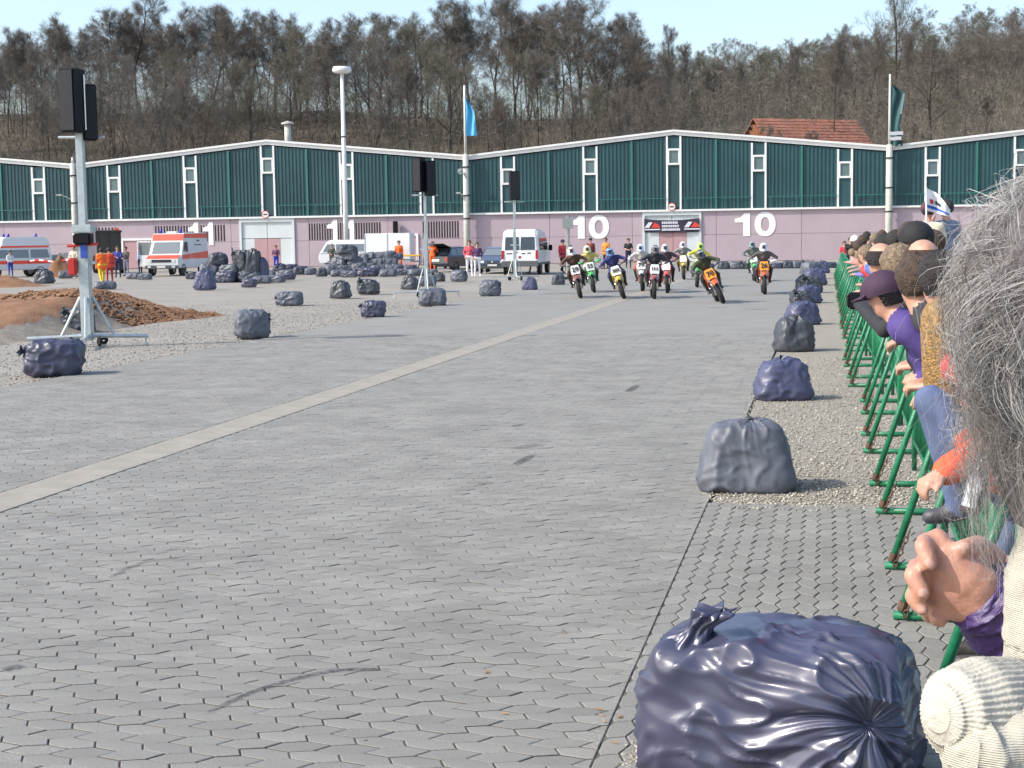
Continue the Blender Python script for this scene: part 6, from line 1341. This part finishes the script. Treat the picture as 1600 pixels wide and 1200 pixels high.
caps = [(pel - SD * .06, pel + SD * .06, .12, .12, 'legs'), (pel + Z3 * .1, shl - Z3 * .08, .12, .13, 'top'), (shl - SD * .14, shl + SD * .14, .07, .07, 'top'), (shl, hd - Z3 * .1, .055, .05, 'skin'), (shl - SD * .15, el, .062, .055, 'top'), (el, wr, .068, .060, 'top'), (shl + SD * .15, P(1510, 690, Yc + .35), .06, .05, 'top'),
        (pel + SD * .08, kn, .09, .075, 'legs'), (kn, an2, .07, .055, 'legs'), (an2 - Z3 * .03, an2 - SN * .12 - Z3 * .05, .04, .035, 'shoe'), (pel - SD * .08, kn1, .09, .07, 'legs'), (kn1, an1, .066, .05, 'legs'), (an1 - Z3 * .03, an1 - SN * .16 - Z3 * .05, .042, .036, 'shoe')] + hcps + hand_caps(wr + (wr - el).normalized() * .03, (wr - el), 1, Vector((-.1, 0, -1)), .95, .75)
kid = poly_person('child in orange red jacket and blue jeans perched on the barrier rail', caps, M_, .012, (pel.x, pel.y, 0), 2, pt); hair_cap(kid, hd - Vector((pel.x, pel.y, 0)), -SN, Z3, m_hairs['brown'], .95)
bt = P(1524, 768, 4.9); bo = thing('spray_bottle', 'dark bottle with a white paper label hanging beside the orange sleeve', 'bottle', bt, 0); bo.rotation_euler = (0, R_(14), 0); b = MB(); b.lathe([(0, -.075), (.031, -.073), (.033, -.06), (.033, .05), (.024, .085), (.014, .10), (.014, .13), (0, .13)], 18); b.build('bottle', mat('dark_bottle', (.05, .03, .05), .2, spec=.7), bo, True)
b = MB(); V = []
for i in range(11):
    a = math.pi * (.98 + .55 * i / 10); V += [(.0337 * math.cos(a), .0337 * math.sin(a), -.052), (.0337 * math.cos(a), .0337 * math.sin(a), .05)]
b.add(V, [(2 * i, 2 * i + 2, 2 * i + 3, 2 * i + 1) for i in range(10)]); b.build('label', mat('paper_label', (.68, .70, .75), .6, col2=(.35, .33, .42), scale=60, lo=.5, hi=.62), bo)
# dark shoe on the lower rail below the hands
# ---- low stage for the nearest two spectators
stg = MB(); stg.box((0, 0, .15), (.9, 2.4, .3)); sto = stg.build('spectator_step', m_conc, None, bevel=.02); sto.location = (1.35, 1.95, 0); sto.rotation_euler = (0, 0, -SA); tag(sto, 'low concrete step under the grey-haired and the purple-sleeved spectators', 'step')
# ---- man in purple anorak with clasped hands
YH = 1.95; pp = FPX / YH
m_purp = mat('purple_nylon', (.05, .027, .115), .45, bump=.5, bscale=25, var=.12, scale=6)
m_skinf = mat('weathered_skin', (.53, .285, .20), .46, col2=(.44, .20, .145), scale=22, lo=.35, hi=.75, bump=.18, bscale=200, bd=.006)
m_nail = mat('finger_nail', (.60, .36, .29), .3)
h = lambda u, v, dy=0.: P(u, v, YH + dy)
HC = []
def fing(pts, rad, lab='skin'):
    for i in range(len(pts) - 1): HC.append((pts[i], pts[i + 1], rad[i], rad[i + 1], lab))
# near (right) hand: back of the hand towards the viewer
fing([h(1548, 938, .0), h(1520, 915, .0)], [.030, .036]); fing([h(1530, 925), h(1478, 868)], [.034, .019]); fing([h(1528, 935), h(1470, 892, -.004)], [.034, .020]); fing([h(1530, 945), h(1468, 918, -.004)], [.033, .019]); fing([h(1528, 952), h(1470, 940)], [.030, .017]); fing([h(1505, 905), h(1490, 890)], [.036, .03])
fing([h(1478, 866), h(1466, 842, .012), h(1452, 852, .045), h(1448, 875, .055)], [.0165, .0145, .012, .010]); fing([h(1468, 890), h(1442, 888, .02), h(1436, 912, .05)], [.0155, .013, .011]); fing([h(1466, 918), h(1442, 922, .02), h(1440, 942, .05)], [.0155, .0125, .011]); fing([h(1468, 942), h(1450, 950, .02), h(1452, 964, .045)], [.0135, .0115, .010])
# far (left) hand: its fingers come through and curl over the near knuckles
fing([h(1446, 845, .02), h(1443, 855, -.022), h(1453, 880, -.034)], [.0115, .0125, .0105]); fing([h(1432, 884, .02), h(1427, 900, -.022), h(1442, 926, -.034)], [.0115, .0128, .0105]); fing([h(1432, 922, .02), h(1427, 932, -.018), h(1441, 952, -.028)], [.011, .0122, .010]); fing([h(1462, 955, .01), h(1462, 968, -.012), h(1470, 972, -.012)], [.0095, .0095, .008])
fing([h(1470, 880, .05), h(1530, 900, .075), h(1590, 905, .08)], [.034, .036, .03]); fing([h(1555, 872, .03), h(1528, 852, .006), h(1503, 857, -.014)], [.016, .0145, .0115])
fing([h(1545, 930, .02), h(1620, 985, .03)], [.031, .036], 'top'); fing([h(1590, 905, .08), h(1660, 965, .09)], [.032, .036], 'top')
sR = Vector((1.22, 2.02, 1.60)); hP = Vector((1.32, 2.15, 1.80)); pelv = Vector((1.42, 2.2, 1.18))
e1 = h(1700, 1060, .05); e2 = h(1740, 1040, .2)
fing([h(1620, 985, .03), e1], [.036, .048], 'top'); fing([h(1660, 965, .09), e2], [.036, .048], 'top'); fing([e1, sR - SD * .17], [.048, .06], 'top'); fing([e2, sR + SD * .17], [.048, .06], 'top'); fing([pelv, sR - Z3 * .1], [.13, .13], 'top'); fing([sR - SD * .15, sR + SD * .15], [.075, .075], 'top'); fing([sR, hP - Z3 * .1], [.06, .055]); fing([pelv - SD * .08, pelv + SD * .08], [.125, .125], 'legs')
for sd in (-1, 1): fing([pelv + SD * .1 * sd - Z3 * .05, pelv + SD * .12 * sd - Z3 * .47, pelv + SD * .12 * sd - Z3 * .8], [.09, .065, .05], 'legs'); fing([pelv + SD * .12 * sd - Z3 * .835, pelv + SD * .12 * sd - Z3 * .84 - SN * .15], [.042, .036], 'shoe')
hcps, pt = head_caps(hP, (SD - SN * .3).normalized(), Z3, 1.05); M_ = dict(SKM); M_.update(skin=m_skinf, top=m_purp, legs=cloth(NAVY), shoe=cloth(BLK), nail=m_nail)
pt += [(h(1453, 882, -.0445), .0075, 'nail'), (h(1442, 926, -.0445), .0075, 'nail'), (h(1441, 952, -.038), .007, 'nail'), (h(1508, 853, -.026), .0075, 'nail')]
pm = poly_person('man in purple anorak with clasped hands resting over the barrier', HC + hcps, M_, .0053, (1.42, 2.2, .3), 1, pt); hair_cap(pm, hP - Vector((1.42, 2.2, .3)), (SD - SN * .3).normalized(), Z3, m_hairs['grey'], 1.05)
# gathered sleeve of the anorak
def sleeve(name, pts, rad, m, parent, off, seed, nring=60, nph=56, wr=.06, ribs=0):
    V = []; pts = [Vector(p) - off for p in pts]; n = len(pts)
    for i in range(nring + 1):
        t = i / nring * (n - 1); k = min(int(t), n - 2); f = t - k; c = pts[k].lerp(pts[k + 1], f); d = (pts[min(k + 2, n - 1)] - pts[max(k - 1 + (f > .5), 0)]).normalized(); R0 = rad[k] + (rad[k + 1] - rad[k]) * (f * f * (3 - 2 * f)); a = d.cross(Z3).normalized(); b = d.cross(a)
        for q in range(nph):
            ph = 6.2832 * q / nph; nz = noise.noise((math.cos(ph) * 1.5, math.sin(ph) * 1.5, t * 2.2 + seed)); rg = 1 - abs(noise.noise((math.cos(ph) * 2, math.sin(ph) * 2, t * 4.5 + seed + 9))) * 2
            r = R0 * (1 + wr * nz * 1.5 + wr * .6 * max(0, rg) ** 2)
            if ribs: r *= 1 + .022 * math.sin(ph * ribs + .4 * math.sin(t * 3))
            V.append(c + (a * math.cos(ph) + b * math.sin(ph)) * r)
    Fc = [tuple(range(nph)), tuple(range(nring * nph, nring * nph + nph))] + [(i * nph + q, i * nph + (q + 1) % nph, (i + 1) * nph + (q + 1) % nph, (i + 1) * nph + q) for i in range(nring) for q in range(nph)]
    me = bpy.data.meshes.new(name); me.from_pydata(V, [], Fc); me.materials.append(m); bm = bmesh.new(); bm.from_mesh(me); bmesh.ops.recalc_face_normals(bm, faces=bm.faces); bm.to_mesh(me); bm.free(); return mesh_obj(name, me, parent, True)
sleeve('sleeve', [h(1527, 923, -.006), h(1535, 931, -.006), h(1549, 943, .004), h(1580, 964, .012), h(1640, 1005, .03), h(1700, 1060, .05)], [.037, .047, .053, .060, .062, .066], m_purp, pm, Vector((1.42, 2.2, .3)), 3, wr=.10)
# ---- grey-haired woman in cream knitted sweater
YW = 1.52; wc = P(1684, 458, YW); w_ = lambda u, v, dy=0.: P(u, v, YW + dy)
m_knit = mat('cream_knit', (.47, .445, .37), .95, bump=.45, wave=150, var=.10, scale=30, bd=.004)
m_rib = mat('cream_rib_knit', (.48, .455, .385), .95, bump=.5, bscale=260, var=.08, scale=30, bd=.004)
wp = Vector((1.12, 1.62, 1.18)); wsh = Vector((wc.x + .22, wc.y + .06, wc.z - .33)); lk = (SD * .95 - SN * .25).normalized()
caps = [(wp - SD * .07, wp + SD * .07, .13, .13, 'legs'), (wp + Z3 * .08, wsh - Z3 * .08, .13, .14, 'top'), (wsh - SD * .16, wsh + SD * .16, .08, .08, 'top'), (wsh, wc - Z3 * .1, .06, .055, 'skin')]
for sd in (-1, 1): caps += [(wp + SD * .1 * sd - Z3 * .05, wp + SD * .12 * sd - Z3 * .47, .095, .068, 'legs'), (wp + SD * .12 * sd - Z3 * .47, wp + SD * .12 * sd - Z3 * .8, .066, .05, 'legs'), (wp + SD * .12 * sd - Z3 * .84, wp + SD * .12 * sd - Z3 * .845 - SN * .15, .04, .034, 'shoe')]
ua = w_(1680, 800, .06); ue = w_(1672, 1240, .02); uf = w_(1542, 1130, -.10)
caps += [(wsh - SD * .15, ua, .08, .06, 'top'), (ua, ue, .058, .055, 'top'), (ue, uf, .055, .04, 'top'), (uf, w_(1532, 1095, -.12), .032, .03, 'skin'), (wsh + SD * .16, w_(1700, 1200, .35), .08, .055, 'top'), (w_(1700, 1200, .35), w_(1600, 1180, .1), .055, .04, 'top')]
hcps, pt = head_caps(wc, lk, Z3, .9); M_ = dict(SKM); M_.update(top=m_knit, legs=cloth(JEAN), shoe=cloth(BLK)); wloc = Vector((1.12, 1.62, .3))
wm = poly_person('woman with wild curly grey hair in a cream knitted sweater', caps + hcps, M_, .014, tuple(wloc), 3, pt)
sleeve('sweater_body', [w_(1664, 815, .02), w_(1666, 900, .02), w_(1670, 1000, .02), w_(1678, 1110, .02), w_(1685, 1300, .03)], [.045, .058, .064, .070, .085], m_knit, wm, wloc, 6, 70, 64, .05)
sleeve('cuff', [w_(1461, 1118, -.145), w_(1464, 1118, -.144), w_(1472, 1117, -.14), w_(1490, 1116, -.135), w_(1530, 1112, -.12), w_(1570, 1114, -.10), w_(1600, 1125, -.08)], [.003, .016, .029, .042, .050, .052, .054], m_rib, wm, wloc, 8, 60, 240, .012, 46)
sleeve('lower_sleeve', [w_(1500, 1175, -.165), w_(1504, 1175, -.164), w_(1518, 1174, -.155), w_(1560, 1172, -.14), w_(1620, 1180, -.10), w_(1690, 1230, -.05)], [.004, .02, .038, .056, .064, .07], m_knit, wm, wloc, 11, 60, 72, .10)
# hair: dark under-mass plus thousands of curling strands
def hair_mass():
    V = []; n1, n2 = 30, 40; Fq = []
    for i in range(n1 + 1):
        q = i / n1
        for k in range(n2):
            ph = 6.2832 * k / n2; th = min(q * 1.7, 1) * math.pi * .5
            if q < .5: rr_ = math.sin(q / .5 * math.pi / 2) * .100; z = .118 * math.cos(q / .5 * math.pi / 2)
            else: t = (q - .5) / .5; rr_ = .100 + .004 * math.sin(t * 3.0) - .05 * t * t; z = -.235 * t
            nz = noise.noise((math.cos(ph) * 1.8, math.sin(ph) * 1.8, z * 14)); rr_ *= 1 + .22 * nz
            V.append(wc - wloc + Vector((rr_ * math.cos(ph) * 1.0, rr_ * math.sin(ph) * 1.1, z)))
    Fq = [(i * n2 + k, (i + 1) * n2 + k, (i + 1) * n2 + (k + 1) % n2, i * n2 + (k + 1) % n2) for i in range(n1) for k in range(n2)]
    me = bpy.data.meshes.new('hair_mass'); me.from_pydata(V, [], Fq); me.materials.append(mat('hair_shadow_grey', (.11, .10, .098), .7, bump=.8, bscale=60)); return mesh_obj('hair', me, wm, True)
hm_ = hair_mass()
def strands(n, seed, r0, ns, lmin, lmax, lift, m, name, nc=240, loose=.006):
    """locks of curling hair: strands share the path of their lock and wander inside it"""
    rg = np.random.RandomState(seed); cz = rg.uniform(-.35, 1, nc); cp = rg.uniform(0, 6.2832, nc); cl = rg.randint(0, nc, n)
    sx = np.sqrt(1 - cz ** 2); CN = np.stack([sx * np.cos(cp), sx * np.sin(cp), cz], -1); N = CN[cl] + rg.normal(0, .07, (n, 3)); N /= np.linalg.norm(N, axis=1)[:, None]
    cL = rg.uniform(lmin, lmax, nc); camp = rg.uniform(.010, .024, nc); cwl = rg.uniform(.08, .16, nc); cph = rg.uniform(0, 6.28, nc); cout = rg.uniform(.94, 1.06, nc); cdir = rg.normal(0, .5, (nc, 3)); hand = rg.choice([-1, 1], nc)
    L = cL[cl] * rg.uniform(.75, 1.1, n); out = cout[cl] + rg.uniform(-.06, .06, n) + lift * rg.rand(n) ** 2; dn = cdir[cl]; p = N * np.array([.084, .092, .10]); pts = [p]; d = N * .8 + np.array([0, 0, .2]) + dn * .5
    for i in range(ns):
        q = pts[-1]; el = q / np.array([.105, .115, .115]); low = np.clip(-q[:, 2] / .25, 0, 1); el[:, 2] = np.maximum(el[:, 2], 0); rad = np.linalg.norm(el, axis=1) + .25 * low
        nr = q.copy(); nr[:, 2] = np.maximum(nr[:, 2], 0); nr /= np.linalg.norm(nr, axis=1)[:, None] + 1e-6
        d = d * .7 + np.array([0, 0, -.27]) + dn * .13 * math.cos(i * .55) + nr * (np.clip(out - rad, -.6, .6) * 1.0)[:, None] + rg.normal(0, .014, (n, 3))
        d += np.stack([np.sin(q[:, 1] * 31 + q[:, 2] * 23 + 1.0), np.sin(q[:, 2] * 29 + q[:, 0] * 21 + 2.0), np.sin(q[:, 0] * 33 + q[:, 1] * 19)], -1) * .12
        d /= np.linalg.norm(d, axis=1)[:, None]; pts.append(q + d * (L / ns)[:, None])
    Pn = np.stack(pts, 1); t = np.linspace(0, 1, ns + 1)[None]; ref = np.tile(np.array([.3, .5, .81]), (n, ns + 1, 1))
    def fr(Q):
        T = np.gradient(Q, axis=1); T /= np.linalg.norm(T, axis=2)[..., None] + 1e-9; A = np.cross(T, ref); A /= np.linalg.norm(A, axis=2)[..., None] + 1e-9; return A, np.cross(T, A)
    for _ in range(2): Pn[:, 1:-1] = .25 * Pn[:, :-2] + .5 * Pn[:, 1:-1] + .25 * Pn[:, 2:]
    A = rg.normal(0, 1, (nc, 3)); A /= np.linalg.norm(A, axis=1)[:, None]; B = np.cross(A, rg.normal(0, 1, (nc, 3))); B /= np.linalg.norm(B, axis=1)[:, None]; A, B = A[cl][:, None, :], B[cl][:, None, :]; ang = hand[cl][:, None] * (t * L[:, None] / cwl[cl][:, None]) * 6.2832 + cph[cl][:, None] + rg.normal(0, .35, n)[:, None]; am = (camp[cl] * rg.uniform(.6, 1.25, n))[:, None] * np.clip(t * 3, 0, 1)
    Pn = Pn + A * (np.cos(ang) * am)[..., None] + B * (np.sin(ang) * am)[..., None] + rg.normal(0, loose, (n, 1, 3)) * np.clip(t * 1.5, 0, 1)[..., None]
    A, B = fr(Pn); rr_ = (r0 * rg.uniform(.6, 1.3, n))[:, None] * (1 - .7 * t); V = []
    for k in range(3): a = 2.0944 * k; V.append(Pn + (A * math.cos(a) + B * math.sin(a)) * rr_[..., None])
    V = np.stack(V, 2).reshape(-1, 3) + np.array(wc - wloc); i0 = (np.arange(n)[:, None] * (ns + 1) + np.arange(ns)[None]).ravel() * 3; Fq = []
    for k in range(3): Fq.append(np.stack([i0 + k, i0 + (k + 1) % 3, i0 + 3 + (k + 1) % 3, i0 + 3 + k], -1))
    return mesh_obj(name, np_mesh(name, V, np.concatenate(Fq), m), wm, True)
m_h1 = mat('silver_hair', (.40, .385, .37), .42, isl=.4); m_h2 = mat('dark_grey_hair', (.21, .19, .18), .45, isl=.5)
strands(4600, 1, .00033, 23, .14, .33, .07, m_h1, 'hair_strands')['kind'] = 'stuff'
strands(1700, 2, .00036, 20, .12, .30, .02, m_h2, 'hair_strands', 200)['kind'] = 'stuff'
strands(300, 3, .00026, 24, .16, .34, .28, m_h1, 'flyaway_strands', 150, .016)['kind'] = 'stuff'
